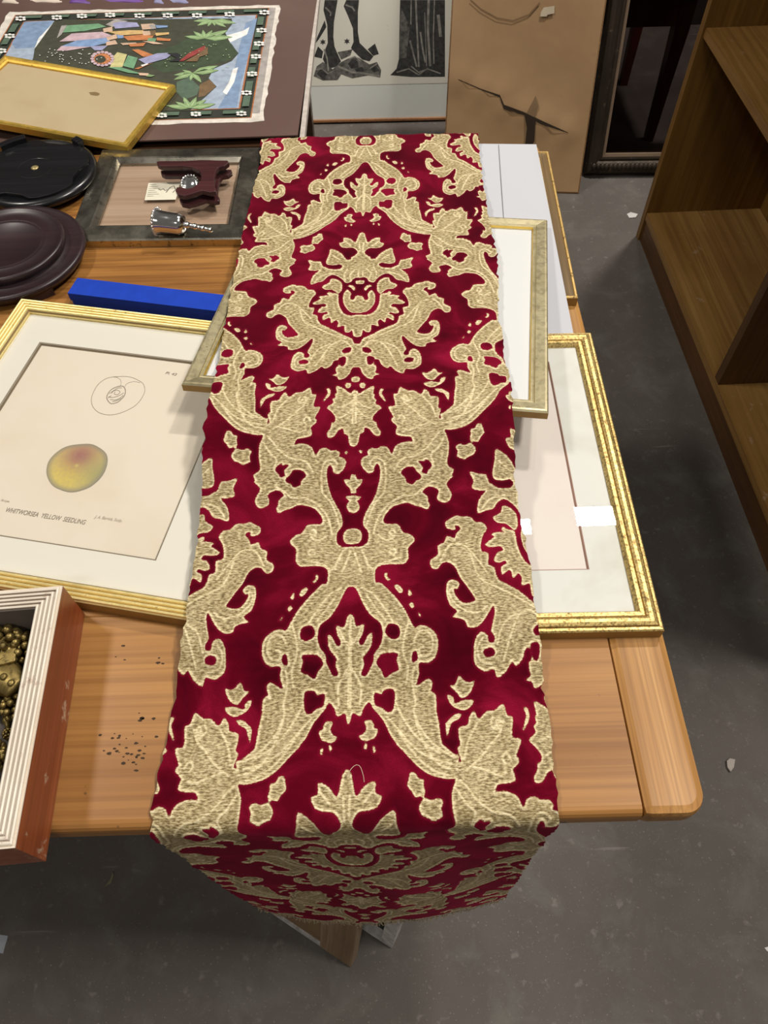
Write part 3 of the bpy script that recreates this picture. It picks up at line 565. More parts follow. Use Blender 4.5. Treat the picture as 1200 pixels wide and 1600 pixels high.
EDGE_R=[(0.144,0.147),(0.237,0.152),(0.314,0.150),(0.391,0.150),(0.486,0.145),(0.600,0.151),(0.695,0.151),(0.881,0.167),(1.062,0.170),(1.175,0.175)]
AXIS=(0.02659,-0.04532)
WARP=[(0.13,-0.2953),(0.20,-0.2251),(0.27,-0.1554),(0.34,-0.0836),(0.41,-0.0106),(0.48,0.0658),(0.55,0.1396),(0.60,0.1919),(0.64,0.2346),(0.70,0.2968),(0.77,0.3660),(0.84,0.4282),(0.91,0.4897),(0.98,0.5499),(1.05,0.6100),(1.12,0.6710),(1.22,0.7594)]

def _p(s): return [np.array([tuple(map(float, q.split(','))) for q in g.split()])/1000 for g in s.split(';')]
PER, HALF = .75, .200
def _smooth(P, closed, k=3):                      # Catmull-Rom through the drawn points
    n = len(P); out = []
    for i in range(n if closed else n-1):
        p0, p1, p2, p3 = (P[(i+d) % n] if closed else P[min(max(i+d, 0), n-1)] for d in (-1, 0, 1, 2))
        a = max(1e-4, np.hypot(*(p2-p1))); m1 = (p2-p0)/2; m2 = (p3-p1)/2
        m1 *= min(1, a/max(1e-6, np.hypot(*m1))); m2 *= min(1, a/max(1e-6, np.hypot(*m2)))
        for q in range(k):
            t = q/k; out.append((2*t**3-3*t*t+1)*p1+(t**3-2*t*t+t)*m1+(3*t*t-2*t**3)*p2+(t**3-t*t)*m2)
    if not closed: out.append(P[-1])
    return np.array(out)
STEP = .001; U0, V0, NU, NV = -.034, -.36, 270, 1120
def _seg(px, py, a, b):
    d = b-a; L = max(1e-12, (d*d).sum()); t = np.clip(((px-a[0])*d[0]+(py-a[1])*d[1])/L, 0, 1)
    return (px-a[0]-t*d[0])**2+(py-a[1]-t*d[1])**2
def _field(polys, closed, cap=.012):
    out = np.full((NV, NU), -cap if closed else cap, np.float32)
    for P in polys:
        P = _smooth(P, closed)
        lo = P.min(0)-cap; hi = P.max(0)+cap
        i0, i1 = max(0, int((lo[0]-U0)/STEP)), min(NU, int((hi[0]-U0)/STEP)+2)
        j0, j1 = max(0, int((lo[1]-V0)/STEP)), min(NV, int((hi[1]-V0)/STEP)+2)
        if i1 <= i0 or j1 <= j0: continue
        gx, gy = np.meshgrid(U0+STEP*np.arange(i0, i1), V0+STEP*np.arange(j0, j1))
        d2 = np.full(gx.shape, 1.0); ins = np.zeros(gx.shape, bool); n = len(P)
        for k in range(n if closed else n-1):
            a, b = P[k], P[(k+1) % n]; d2 = np.minimum(d2, _seg(gx, gy, a, b))
            if closed and a[1] != b[1]: ins ^= ((a[1] > gy) != (b[1] > gy)) & (gx < (b[0]-a[0])*(gy-a[1])/(b[1]-a[1])+a[0])
        d = np.minimum(np.sqrt(d2), cap); sub = out[j0:j1, i0:i1]
        out[j0:j1, i0:i1] = np.maximum(sub, np.where(ins, d, -d)) if closed else np.minimum(sub, d)
    return out
_G, _H, _N = _field(_p(GOLD), True), _field(_p(HOLE), True), _field(_p(VEIN), False)
def _samp(A, u, v, miss):
    x = (u-U0)/STEP; y = (v-V0)/STEP; ok = (x >= 0) & (x < NU-1.01) & (y >= 0) & (y < NV-1.01)
    x = np.clip(x, 0, NU-1.01); y = np.clip(y, 0, NV-1.01); i = x.astype(int); j = y.astype(int); fx = x-i; fy = y-j
    r = (A[j, i]*(1-fx)+A[j, i+1]*fx)*(1-fy)+(A[j+1, i]*(1-fx)+A[j+1, i+1]*fx)*fy
    return np.where(ok, r, miss)
def pattern(u, v):
    g = np.full(u.shape, -.012); h = np.full(u.shape, -.012); n = np.full(u.shape, .012)
    for sh in range(-2, 3):
        for gl in (0, 1):
            vv = v+sh*PER+(PER/2 if gl else 0)
            for _ in (0,):
                uu = np.abs(HALF-np.abs(u)) if gl else np.abs(u)
                g = np.maximum(g, _samp(_G, uu, vv, -.012)); h = np.maximum(h, _samp(_H, uu, vv, -.012)); n = np.minimum(n, _samp(_N, uu, vv, .012))
    return np.minimum(g, -h), n
def vnoise(n, k, amp, seed):
    r = np.random.default_rng(seed); x = np.linspace(0, 1, n); return amp*np.interp(x, np.linspace(0, 1, k), r.normal(size=k))
HK = [(-1,.0045),(.270,.005),(.297,.0250),(.44,.036),(.553,.0745),(.60,.0725),(.985,.0385),(1.06,.031),(1.24,.0235),(3,.0235)]
def rise(Y):
    Y = np.asarray(Y, float); a = np.array([k[0] for k in HK]); z = np.array([k[1] for k in HK]); acc = 0
    for o in (-.02, -.01, 0, .01, .02): acc = acc+np.interp(Y+o, a, z)
    return acc/5
YB, YF, RAD, HANG, BACK = 1.222, .1535, .0175, .475, .12
def build_runner():
    st = .00145; nt = 248
    rows = []                                     # (kind, parameter)
    s = np.arange(-BACK, (YB-YF)+RAD*math.pi/2+HANG, st)   # 0 = back edge, grows towards the front and down
    nr = len(s); t = np.linspace(0, 1, nt); T, SS = np.meshgrid(t, s)
    flat = YB-YF; arc = RAD*math.pi/2
    Yc = np.clip(YB-SS, YF, YB); hang = np.clip(SS-flat-arc, 0, None); hd = hang/HANG
    ang = np.clip((SS-flat)/RAD, 0, math.pi/2); bang = np.clip(-SS/.015, 0, math.pi/2); bdrop = np.clip(-SS-.015*math.pi/2, 0, None)
    axis = AXIS[0]*Yc+AXIS[1]
    eL = np.interp(Yc, *zip(*EDGE_L))-axis; eR = np.interp(Yc, *zip(*EDGE_R))-axis
    eL = eL+(vnoise(nr, 260, .0010, 1)+vnoise(nr, 40, .0012, 2))[:, None]; eR = eR+(vnoise(nr, 260, .0010, 3)+vnoise(nr, 40, .0012, 4))[:, None]
    u = eL+(eR-eL)*T
    ux = np.where(u < 0, u*(1-.13*hd), u*(1+.045*hd))
    q = u/.18
    X = axis+ux
    Z = .76+rise(Yc)
    wr = .0016*np.sin(u*37+Yc*21)*np.sin(Yc*17+1)+.0010*np.sin(u*90+2*np.sin(Yc*30))
    edge = np.clip((np.abs(q)-.86)/.14, 0, 1); Z = Z+wr*np.clip((Yc-.16)*20, 0, 1)-.003*edge*edge*(Z > .775)
    Y = Yc-RAD*np.sin(ang); Z = Z-RAD*(1-np.cos(ang))
    Y = Y-hd*(.0285-.0225*q*q)-.004*np.sin(q*5+.6)*np.sin(hd*3.0); Z = Z-hang-.012*hd*np.clip(q*q, 0, 1.2)*-1
    Y = Y+.015*np.sin(bang)+0*bdrop; Z = Z-.015*(1-np.cos(bang))-bdrop
    dec = dict(WARP); wv = np.interp(Yc, [a for a, b in WARP], [b for a, b in WARP])
    wf = np.interp(YF, [a for a, b in WARP], [b for a, b in WARP])
    v = np.where(SS > flat, wf-(SS-flat)*.96, np.where(SS < 0, wv-SS*.9, wv))
    g, n = pattern(u, v)
    pile = np.clip(.5-g/.0012, 0, 1)              # velvet pile stands above the brocade ground
    cord = np.clip(1-np.abs(g-.0012)/.0011, 0, 1)+np.clip(1-n/.0011, 0, 1)*(g > .002)
    off = .0014*pile+.0006*np.clip(cord, 0, 1)
    Pm = np.stack([X, Y, Z], -1); du = np.gradient(Pm, axis=1); dv = np.gradient(Pm, axis=0); N = np.cross(dv, du)
    N /= np.linalg.norm(N, axis=-1, keepdims=True)+1e-12
    Pm = Pm+N*off[..., None]
    nv = nr*nt; nf = (nr-1)*(nt-1)
    me = bpy.data.meshes.new('table_runner'); me.vertices.add(nv); me.vertices.foreach_set('co', Pm.reshape(-1).astype(np.float32))
    i, j = np.meshgrid(np.arange(nr-1), np.arange(nt-1), indexing='ij'); a = i*nt+j
    idx = np.stack([a, a+nt, a+nt+1, a+1], -1).reshape(-1)
    me.loops.add(nf*4); me.polygons.add(nf); me.loops.foreach_set('vertex_index', idx.astype(np.int32))
    me.polygons.foreach_set('loop_start', np.arange(0, nf*4, 4, dtype=np.int32)); me.polygons.foreach_set('use_smooth', np.ones(nf, bool)); me.update()
    for nm, arr in (('brocade', g), ('cord', n)): me.attributes.new(nm, 'FLOAT', 'POINT').data.foreach_set('value', arr.reshape(-1).astype(np.float32))
    w3 = np.stack([u, v, np.zeros_like(u)], -1); me.attributes.new('weave', 'FLOAT_VECTOR', 'POINT').data.foreach_set('vector', w3.reshape(-1).astype(np.float32))
    return me, Pm
def runner_mat():
    m, nt, b = NM('cut_velvet_brocade')
    at = lambda n, o: nd(nt, 'Attribute', attribute_name=n).outputs[o]
    g = at('brocade', 2); n = at('cord', 2); w = at('weave', 1)
    # ragged pile edge
    rg = noise(nt, w, 420, 3); g2 = mth(nt, 'ADD', g, mth(nt, 'MULTIPLY', mth(nt, 'SUBTRACT', rg, .5), .0018))
    gold = ramp(nt, mth(nt, 'MULTIPLY_ADD', g2, 1200.0, .5), [(0, 0.0), (1, 1.0)])
    # gold ground: short light and dark threads lying across, lighter twill cord along edges and veins
    th = noise(nt, nd(nt, 'Mapping', {0: w, 'Scale': (210, 640, 1)}).outputs[0], 1.0, 2, .6)
    th2 = noise(nt, nd(nt, 'Mapping', {0: w, 'Scale': (90, 330, 1)}).outputs[0], 1.0, 2, .5)
    big = noise(nt, w, 26, 3)
    cedge = mth(nt, 'MULTIPLY', mth(nt, 'GREATER_THAN', g2, .0002), ramp(nt, mth(nt, 'MULTIPLY', g2, 330.0), [(.0, 1.0), (.5, 1.0), (.9, 0.0)]))
    cvein = ramp(nt, mth(nt, 'MULTIPLY', n, 400.0), [(.25, 1.0), (.7, 0.0)])
    cord = mth(nt, 'MAXIMUM', cedge, cvein)
    vein = ramp(nt, mth(nt, 'FRACT', mth(nt, 'MULTIPLY', g2, 210.0)), [(.0, 0.0), (.5, 1.0), (1.0, 0.0)])
    base = ramp(nt, th, [(.37, (.085, .056, .020)), (.49, (.27, .20, .088)), (.61, (.565, .465, .255))])
    base = mixc(nt, ramp(nt, th2, [(.35, .42), (.6, 0.0)]), base, (.20, .14, .055))
    light = ramp(nt, th, [(.33, (.30, .21, .085)), (.46, (.60, .49, .275)), (.58, (.80, .70, .46))])
    goldc = mixc(nt, cord, base, light)
    goldc = mixc(nt, mth(nt, 'MULTIPLY', vein, .30), goldc, light)
    goldc = mixc(nt, ramp(nt, big, [(.3, .22), (.7, 0.0)]), goldc, (.24, .17, .07))
    # velvet with crushed patches
    cr = noise(nt, nd(nt, 'Mapping', {0: w, 'Scale': (10, 13, 1)}).outputs[0], 1.0, 4, .55, .8)
    cr2 = noise(nt, w, 700, 2)
    red = ramp(nt, cr, [(.32, (.042, .0004, .004)), (.50, (.100, .0009, .009)), (.70, (.25, .005, .028))])
    red = mixc(nt, mth(nt, 'MULTIPLY', ramp(nt, mth(nt, 'MULTIPLY_ADD', g, 250.0, 1.0), [(.25, 0.0), (.95, 1.0)]), .40), red, (.27, .005, .030))  # brighter red beside the gold: light caught by the pile, painted in
    red = mixc(nt, ramp(nt, cr2, [(.3, .35), (.7, 0.0)]), red, (.04, .0004, .004))
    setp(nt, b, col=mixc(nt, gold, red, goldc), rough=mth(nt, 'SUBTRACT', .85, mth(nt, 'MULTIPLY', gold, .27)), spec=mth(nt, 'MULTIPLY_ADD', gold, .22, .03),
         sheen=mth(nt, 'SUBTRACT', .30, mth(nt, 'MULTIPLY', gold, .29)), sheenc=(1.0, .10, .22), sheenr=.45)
    h = mth(nt, 'ADD', mth(nt, 'MULTIPLY', mth(nt, 'MULTIPLY', th, gold), .7), mth(nt, 'ADD', mth(nt, 'MULTIPLY', cord, .5), mth(nt, 'MULTIPLY', cr2, .35)))
    setp(nt, b, nrm=bump(nt, h, .6, .0012)); return m
_me, RUN = build_runner()
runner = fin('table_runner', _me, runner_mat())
tag(runner, 'long red velvet table runner with raised gold damask pattern hanging over the table front', 'table runner')
bm = bmesh.new()
for k in range(240):                               # frayed ends along the hem
    j = int((k+.5)/240*(RUN.shape[1]-1)); p = V3(RUN[-1, j]); L = random.uniform(.010, .032); dx = random.uniform(-.005, .005)
    tube_bm([p+V3((0, 0, .004)), p+V3((dx*.4, -.001, -L*.5)), p+V3((dx, random.uniform(-.003, .003), -L))], .0007, 4, bm)
frombm('fringe', bm, plain('fringe_thread', (.46, .37, .25), .9), runner)
bm = bmesh.new()
tube_bm([spot(x, y, .7672) for x, y in ((542, 1214), (545, 1207), (549, 1201), (553, 1197), (557, 1195), (561, 1196), (564, 1200), (566, 1206), (568, 1213), (569, 1222))], .0003, 5, bm)
tag(frombm('loose_thread', bm, plain('pale_thread', (.55, .40, .30), .8)), 'single curved pale thread lying on the red velvet near the table front', 'thread')

# ------------------------------------------------------------------ second table, mount board and painted cloth picture at the back left
BT = .752
t2 = thing('table', 'dark side table at the back left carrying the painted cloth picture', 'table', (-.75, 1.8, 0))
DKW = wood('dark_side_table', (.035, .016, .008), (.07, .034, .017), (.10, .05, .026), 0, 14)
box('tabletop', (-1.45, 1.262, BT-.03), (-.125, 2.35, BT), DKW, t2, .003)
box('apron', (-1.38, 1.30, BT-.12), (-.19, 1.32, BT-.03), DKW, t2); box('apron', (-1.38, 2.27, BT-.12), (-.19, 2.29, BT-.03), DKW, t2)
for lx in (-1.40, -.24):
    for ly in (1.30, 2.24): box('leg', (lx, ly, 0), (lx+.055, ly+.055, BT-.03), DKW, t2, .003)
bR0, bR1 = spot(475, 224, .764), spot(499, 0, .764); dirn = (bR1-bR0).normalized()
def quad_slab(name, P, z0, z1, m, parent=None): return frombm(name, prism_bm([(p.x, p.y) for p in P], z0, z1), m, parent)
R0 = bR0-dirn*.002; R1 = bR0+dirn*.62; side = V3((-dirn.y, dirn.x, 0))*.0085
o = quad_slab('batten', [R0, R1, R1+side, R0+side], BT+.0003, .7655, plain('pale_board_edge', (.46, .41, .37), .8, 0, .12, 60))
tag(o, 'thin pale batten along the right edge of the brown mount board', 'batten')
m0, m1 = spot(465, 211, .7665), spot(495, 0, .7665); dm = (m1-m0).normalized(); sm = V3((-dm.y, dm.x, 0))
b_l = spot(222, 219.5, .7665)
mat_ = quad_slab('mount_board', [m0, m0+dm*.607, m0+dm*.607+sm*.78, V3((m0.x-.78, m0.y+(b_l-m0).y/(b_l-m0).x*-.78, 0))], .764, .7665, paper('brown_mount', (.110, .066, .056), (.17, .115, .10), .5, .45, 3))
tag(mat_, 'large dark purplish brown mount board beneath the painted cloth picture', 'mount board')
PZ = .7672
def pk(x, y, z=PZ): return spot(x/2.5, y/2.5, z)
pTL, pTR, pBR = pk(35, 48), pk(1095, 18), pk(1028, 474); pBL = pTL+(pBR-pTR)
def Q(s, t, z): p = (pTL.lerp(pTR, s)).lerp(pBL.lerp(pBR, s), t); return V3((p.x, p.y, z))
COLS = {}
def paint(name, c, rough=.75):
    if name not in COLS: COLS[name] = plain('paint_'+name, c, rough, 0, .14, 70)
    return COLS[name]
pal = [('cloth', (.62, .57, .51)), ('border', (.028, .032, .024)), ('rust', (.36, .13, .05)), ('sky', (.31, .37, .46)), ('forest', (.050, .052, .034)), ('leafdark', (.045, .065, .035)), ('leaf', (.22, .33, .15)), ('leaflight', (.36, .46, .26)), ('white', (.74, .72, .70)), ('lavender', (.30, .30, .47)), ('pink', (.50, .36, .40)), ('blue', (.20, .30, .50)), ('green', (.15, .30, .17)), ('ochre', (.55, .37, .16)), ('orange', (.48, .18, .07)), ('skin', (.56, .39, .28)), ('yellow', (.52, .47, .22)), ('red', (.26, .045, .04)), ('brown', (.16, .10, .05)), ('bandgreen', (.085, .13, .09)), ('ink', (.02, .02, .022)), ('skyblue', (.19, .27, .41)), ('grey', (.33, .30, .28))]
ids = {n: i for i, (n, c) in enumerate(pal)}; pm_ = [paint(n, c) for n, c in pal]
pic = thing('painted_cloth_picture', 'painted cloth picture of dancing figures and palms with flowered dark border', 'painting', pTL.lerp(pBR, .5))
bm = bmesh.new(); n = 24
edge = [Q(i/n, 0, PZ) for i in range(n)] + [Q(1, i/n, PZ) for i in range(n)] + [Q(1-i/n, 1, PZ) for i in range(n)] + [Q(0, 1-i/n, PZ) for i in range(n)]
edge = [p+V3((random.uniform(-.0025, .0025), random.uniform(-.0025, .0025), 0)) for p in edge]
cloth_sheet = frombm('cloth_sheet', prism_bm([(p.x, p.y) for p in edge], .7666, PZ), pm_[0], pic)
bm = bmesh.new(); lay = [PZ+.0002]
def up(): lay[0] += .00012
def P(c, pts, sc=None): poly(bm, [pk(x, y, lay[0]) for x, y in pts], ids[c])
def PQ(c, s0, t0, s1, t1): poly(bm, [Q(s0, t1, lay[0]), Q(s1, t1, lay[0]), Q(s1, t0, lay[0]), Q(s0, t0, lay[0])], ids[c])
PQ('grey', .93, .94, .985, .03); up()
PQ('rust', .030, .030, .962, .972); up(); PQ('border', .034, .034, .958, .968); up(); PQ('rust', .075, .098, .922, .905); up(); PQ('sky', .080, .103, .917, .900); up()
P('skyblue', [(95, 85), (210, 80), (180, 128), (135, 185), (60, 190), (45, 170)]); P('skyblue', [(960, 90), (1005, 70), (975, 200), (940, 330), (925, 420), (850, 425), (905, 330), (930, 200)]); up()
for q in ([(880, 140), (950, 120), (975, 105), (965, 135), (900, 165)], [(870, 360), (895, 320), (910, 270), (930, 262), (915, 320), (885, 370)], [(135, 190), (150, 150), (215, 82), (228, 90), (170, 150), (150, 195)]): P('white', q)
up()
P('forest', [(215, 78), (905, 72), (908, 92), (880, 128), (900, 170), (932, 208), (905, 238), (835, 268), (815, 305), (846, 338), (800, 380), (740, 432), (200, 438), (120, 380), (100, 300), (130, 225), (135, 190), (175, 135)]); up()
P('leafdark', [(690, 175), (760, 130), (860, 140), (905, 172), (930, 208), (900, 234), (780, 262), (640, 285), (575, 250), (600, 200)]); P('bandgreen', [(690, 320), (740, 300), (780, 340), (770, 370), (720, 390), (690, 360)]); P('brown', [(780, 330), (820, 310), (844, 338), (800, 375), (775, 380)]); up()
def leaves(cx, cy, specs):
    for a, L in specs:
        a = math.radians(a); ux, uy = math.cos(a), math.sin(a)*.62; vx, vy = -math.sin(a), math.cos(a)*.62; w = L*.16
        P('leaf', [(cx, cy), (cx+ux*L*.35+vx*w, cy+uy*L*.35+vy*w), (cx+ux*L*.7+vx*w*.7, cy+uy*L*.7+vy*w*.7), (cx+ux*L, cy+uy*L), (cx+ux*L*.7-vx*w*.7, cy+uy*L*.7-vy*w*.7), (cx+ux*L*.35-vx*w, cy+uy*L*.35-vy*w)])
        lay[0] += .00002
        P('leaflight', [(cx, cy), (cx+ux*L*.5+vx*w*.3, cy+uy*L*.5+vy*w*.3), (cx+ux*L*.95, cy+uy*L*.95), (cx+ux*L*.5-vx*w*.1, cy+uy*L*.5-vy*w*.1)])
leaves(830, 78, [(175, 75), (150, 70), (115, 45), (75, 38), (40, 70), (12, 95)]); leaves(800, 150, [(190, 80), (225, 65), (262, 55), (300, 60), (330, 105), (355, 110)]); leaves(752, 285, [(170, 75), (150, 85), (205, 45), (100, 50), (60, 70), (335, 110), (350, 105)]); leaves(742, 422, [(190, 95), (215, 70), (250, 75), (290, 75), (320, 85), (345, 105)]); up()
FIG = [('green', [(245, 127), (262, 99), (385, 92), (414, 104), (330, 121)]), ('grey', [(222, 150), (240, 100), (262, 98), (240, 135)]), ('pink', [(232, 162), (280, 131), (400, 124), (440, 140), (400, 156)]), ('blue', [(235, 182), (300, 158), (420, 147), (432, 165), (330, 187)]), ('pink', [(220, 198), (240, 180), (355, 183), (262, 198)]), ('lavender', [(350, 180), (420, 178), (400, 196), (370, 196)]), ('grey', [(412, 96), (450, 75), (500, 82), (440, 105)]), ('skin', [(402, 112), (438, 104), (440, 122), (405, 126)]), ('lavender', [(440, 92), (470, 84), (535, 88), (545, 104), (450, 112)]), ('blue', [(455, 130), (480, 132), (484, 148), (460, 150)]), ('skin', [(415, 146), (455, 132), (458, 150), (420, 158)]), ('skin', [(414, 164), (450, 156), (460, 172), (415, 178)]), ('ochre', [(420, 124), (500, 118), (560, 118), (565, 132), (470, 138)]), ('orange', [(480, 142), (560, 134), (600, 140), (590, 156), (500, 158)]), ('skin', [(550, 94), (600, 92), (604, 112), (556, 116)]), ('grey', [(582, 96), (606, 94), (610, 112), (590, 114)]), ('blue', [(608, 98), (655, 100), (655, 106), (612, 110)]), ('skin', [(555, 122), (588, 120), (590, 136), (560, 138)]), ('brown', [(585, 120), (608, 118), (608, 138), (590, 140)]), ('ochre', [(606, 128), (660, 126), (660, 134), (610, 140)]), ('orange', [(612, 146), (668, 152), (664, 160), (612, 158)]), ('green', [(580, 148), (612, 150), (606, 162), (575, 160)]), ('skin', [(555, 160), (600, 162), (640, 172), (600, 172)]), ('skin', [(470, 168), (530, 166), (540, 172), (480, 176)]), ('orange', [(500, 172), (570, 166), (560, 180), (510, 182)]),
 ('yellow', [(430, 262), (442, 222), (458, 204), (496, 212), (478, 262)]), ('green', [(480, 258), (500, 216), (538, 226), (522, 268)]), ('orange', [(515, 194), (540, 192), (612, 218), (560, 222)]), ('orange', [(525, 268), (600, 244), (570, 256), (540, 270)]), ('lavender', [(540, 232), (615, 208), (655, 206), (668, 214), (650, 228), (570, 250)]), ('ink', [(650, 208), (690, 206), (712, 216), (700, 240), (660, 240), (690, 226)]), ('red', [(700, 238), (740, 205), (800, 178), (806, 190), (760, 215), (716, 238)]), ('brown', [(722, 240), (770, 212), (812, 182), (812, 212), (780, 222), (770, 240)]), ('green', [(420, 262), (470, 262), (530, 280), (560, 290), (500, 284)]), ('skin', [(540, 284), (580, 286), (584, 296), (545, 294)]), ('leaf', [(580, 290), (605, 294), (590, 300), (570, 298)]), ('white', [(550, 254), (580, 246), (576, 252), (556, 260)])]
for c_, q in FIG:
    P(c_, q); cx = sum(a for a, b_ in q)/len(q); cy = sum(b_ for a, b_ in q)/len(q); lay[0] += .00002
up()
for k in range(16): a = k*math.pi/8; P('pink', [(400+40*math.cos(a)+8*math.cos(t), 229+26*math.sin(a)+5*math.sin(t)) for t in [j*math.pi/4 for j in range(8)]])
up(); P('orange', [(400+34*math.cos(j*.5), 229+21*math.sin(j*.5)) for j in range(12)]); up(); P('forest', [(392+22*math.cos(j*.5), 231+15*math.sin(j*.5)) for j in range(12)]); up()
for s0, s1, t0, t1 in ((.05, .95, .055, .082), (.05, .95, .925, .95)):
    for k in range(9): a = s0+(s1-s0)*(k+.22)/9; b_ = s0+(s1-s0)*(k+.86)/9; PQ('bandgreen', a, t0, b_, t1)
for k in range(7): a = .11+.8*(k+.2)/7; PQ('bandgreen', .928, a, .950, a+.08); PQ('bandgreen', .045, a, .068, a+.08)
up()
for fx_, fy_ in ((80, 72), (222, 68), (320, 62), (430, 58), (545, 61), (655, 60), (770, 60), (897, 55), (1033, 48), (1022, 118), (1012, 170), (1000, 220), (985, 288), (963, 362), (943, 443), (765, 445), (632, 450), (38, 140), (5, 198)):
    for dx, dy in ((-14, -4), (-13, 4), (13, -4), (14, 4), (0, -6), (0, 6)): P('white', [(fx_+dx+7*math.cos(t), fy_+dy+3.6*math.sin(t)) for t in [j*math.pi/4 for j in range(8)]])
r2 = random.Random(3); up()
for k in range(90):
    x, y = (r2.uniform(150, 420), r2.uniform(190, 250)) if k % 2 else (r2.uniform(640, 900), r2.uniform(170, 270))
    if k % 2 or r2.random() < .8: P('white' if k % 2 else 'leaflight', [(x, y), (x+4, y-1), (x+5, y+1.4), (x+1, y+2)])
frombm('painted_scene', bm, pm_, cloth_sheet)

# beige backed gilt frame lying over the picture
ZT = .7835
tr = spot(277, 132, ZT); br = spot(197, 227, ZT); tlp = spot(10, 86, .803); dz = V3((0, 0, .0135)); bl = br+(tlp-tr)
mw, w, d = frame_matrix(bl-dz, br-dz, tr-dz)
gf = thing('picture_frame', 'slim bright gilt frame with stained beige card lying over the painted picture', 'picture frame', mw=mw)
rail(w, d, [(0, 0), (0, .0105), (.002, .0135), (.006, .0135), (.008, .0112), (.010, .0112), (.0125, .009), (.0125, 0)], GOLD_B, gf)
slab('card', .003, .003, w-.003, d-.003, .002, .006, paper('beige_stained_card', (.52, .43, .30), (.40, .31, .19), .5, .7, 9), gf)
bm = bmesh.new()
q = local(gf, spot(150, 155, .774)); poly(bm, [V3((q.x+.010*math.cos(k*.6)*(1+.3*math.sin(3*k)), q.y+.006*math.sin(k*.6), .0062)) for k in range(10)]); frombm('stain', bm, plain('card_stain', (.24, .17, .09), .8), gf, world=False)
slab('glass', .0126, .0126, w-.0126, d-.0126, .0066, .0076, glass_mat('dusty_glass', (.97, .96, .93), .8, .08), gf)

# things at the very back of the side table
def cloth_fold(name, px0, px1, y1, cols, label, cat):
    a = spot(px0, 9, .765); b_ = spot(px1, 9, .765); t = thing(name, label, cat, a.lerp(b_, .5)); y0 = max(a.y, b_.y)+.006; n = 14
    for r, c_ in enumerate(cols):
        V = []; Fc = []; z0 = BT+.001+r*.006
        for i in range(n+1):
            for j in range(7):
                x = a.x+(b_.x-a.x)*i/n; y = y0+(y1)*j/6; V.append((x, y+.003*math.sin(i*.9+r), z0+.006+.0015*math.sin(i*.7+j*1.1+r)))
        for i in range(n):
            for j in range(6): k = i*7+j; Fc.append((k, k+7, k+8, k+1))
        o = mesh('fold', V, Fc, c_, t, True); md = o.modifiers.new('s', 'SOLIDIFY'); md.thickness = .004; md.offset = 0
cloth_fold('folded_cloth', 108, 236, .12, [plain('violet_silk', (.10, .065, .30), .5), plain('purple_silk', (.16, .07, .30), .5)], 'folded violet cloth behind the brown mount board', 'cloth')
cloth_fold('folded_cloth', 2, 106, .12, [plain('cream_pink_cotton', (.55, .40, .33), .8), plain('cream_cotton', (.62, .52, .44), .8)], 'folded cream and pink cloth at the far left back', 'cloth')
cloth_fold('folded_cloth', 240, 300, .12, [plain('rose_cotton', (.50, .26, .28), .8), plain('blue_grey_cotton', (.26, .26, .42), .8)], 'folded rose coloured cloth right of the violet one', 'cloth')

# ------------------------------------------------------------------ framed rubbing leaning at the back
def lean_matrix(a, b, deg):
    ex = (b-a).normalized(); hz = V3((-ex.y, ex.x, 0)); hz = hz if hz.y > 0 else -hz; th = math.radians(deg)
    ey = hz*math.sin(th)+V3((0, 0, math.cos(th))); ez = ex.cross(ey)
    return Matrix(((ex.x, ey.x, ez.x, a.x), (ex.y, ey.y, ez.y, a.y), (ex.z, ey.z, ez.z, a.z), (0, 0, 0, 1)))
a, b_ = V3((-.42, 2.752, .002)), V3((.32, 2.746, .002)); mw = lean_matrix(a, b_, 15); w = (b_-a).length; d = 1.25
rb = thing('picture_frame', 'tall thin copper framed rubbing of armoured legs and a pleated robe', 'picture frame', mw=mw)
rail(w, d, [(0, 0), (0, .014), (.002, .016), (.008, .016), (.010, .012), (.010, 0)], foil('copper_frame', (.42, .20, .09), (.25, .11, .05), .4, .5), rb)
slab('mount_board', .006, .006, w-.006, d-.006, .002, .008, paper('grey_mount', (.68, .69, .65), (.56, .57, .53), .3, .7, 3), rb)
n_ = mw.col[2].to_3d(); p0 = mw.translation+n_*.009
def rbp(x, y, z=.009): p = mw.inverted() @ hit(470+x/5.217, y/5.217, mw.translation+n_*z, n_); return V3((p.x, p.y, z))
yb = rbp(600, 690).y
rub_paper = slab('rubbing_paper', .03, yb, w-.02, d-.05, .0081, .0088, paper('grey_beige_paper', (.74, .71, .62), (.63, .59, .50), .3, .8, 3), rb)
bm = bmesh.new()
DK = [[(195, 0), (300, 0), (288, 70), (270, 180), (265, 300), (275, 380), (300, 440), (328, 500), (290, 545), (215, 560), (180, 480), (200, 400), (220, 350), (215, 200), (185, 80)],
 [(370, 0), (475, 0), (465, 100), (465, 260), (480, 350), (530, 400), (592, 460), (560, 500), (500, 485), (420, 405), (410, 390), (430, 340), (425, 230), (385, 130), (350, 50)],
 [(545, 402), (605, 355), (636, 440), (590, 455)], [(108, 462), (140, 378), (182, 420), (172, 475)], [(195, 165), (208, 220), (150, 315), (122, 352), (130, 310)],
 [(810, 0), (1175, 0), (1175, 625), (900, 627), (730, 612), (780, 560), (800, 480), (805, 200)]]
MID = [[(105, 620), (130, 540), (180, 505), (260, 565), (330, 505), (400, 470), (470, 470), (560, 525), (620, 505), (655, 570), (648, 632), (560, 612), (420, 638), (330, 605), (300, 652), (180, 655)], [(300, 425), (420, 402), (405, 450), (330, 485)], [(818, 60), (888, 220), (862, 470), (803, 478), (808, 200)]]
for q in DK: poly(bm, [rbp(x, y, .0092) for x, y in q], 0)
for q in MID: poly(bm, [rbp(x, y, .00935) for x, y in q], 1)
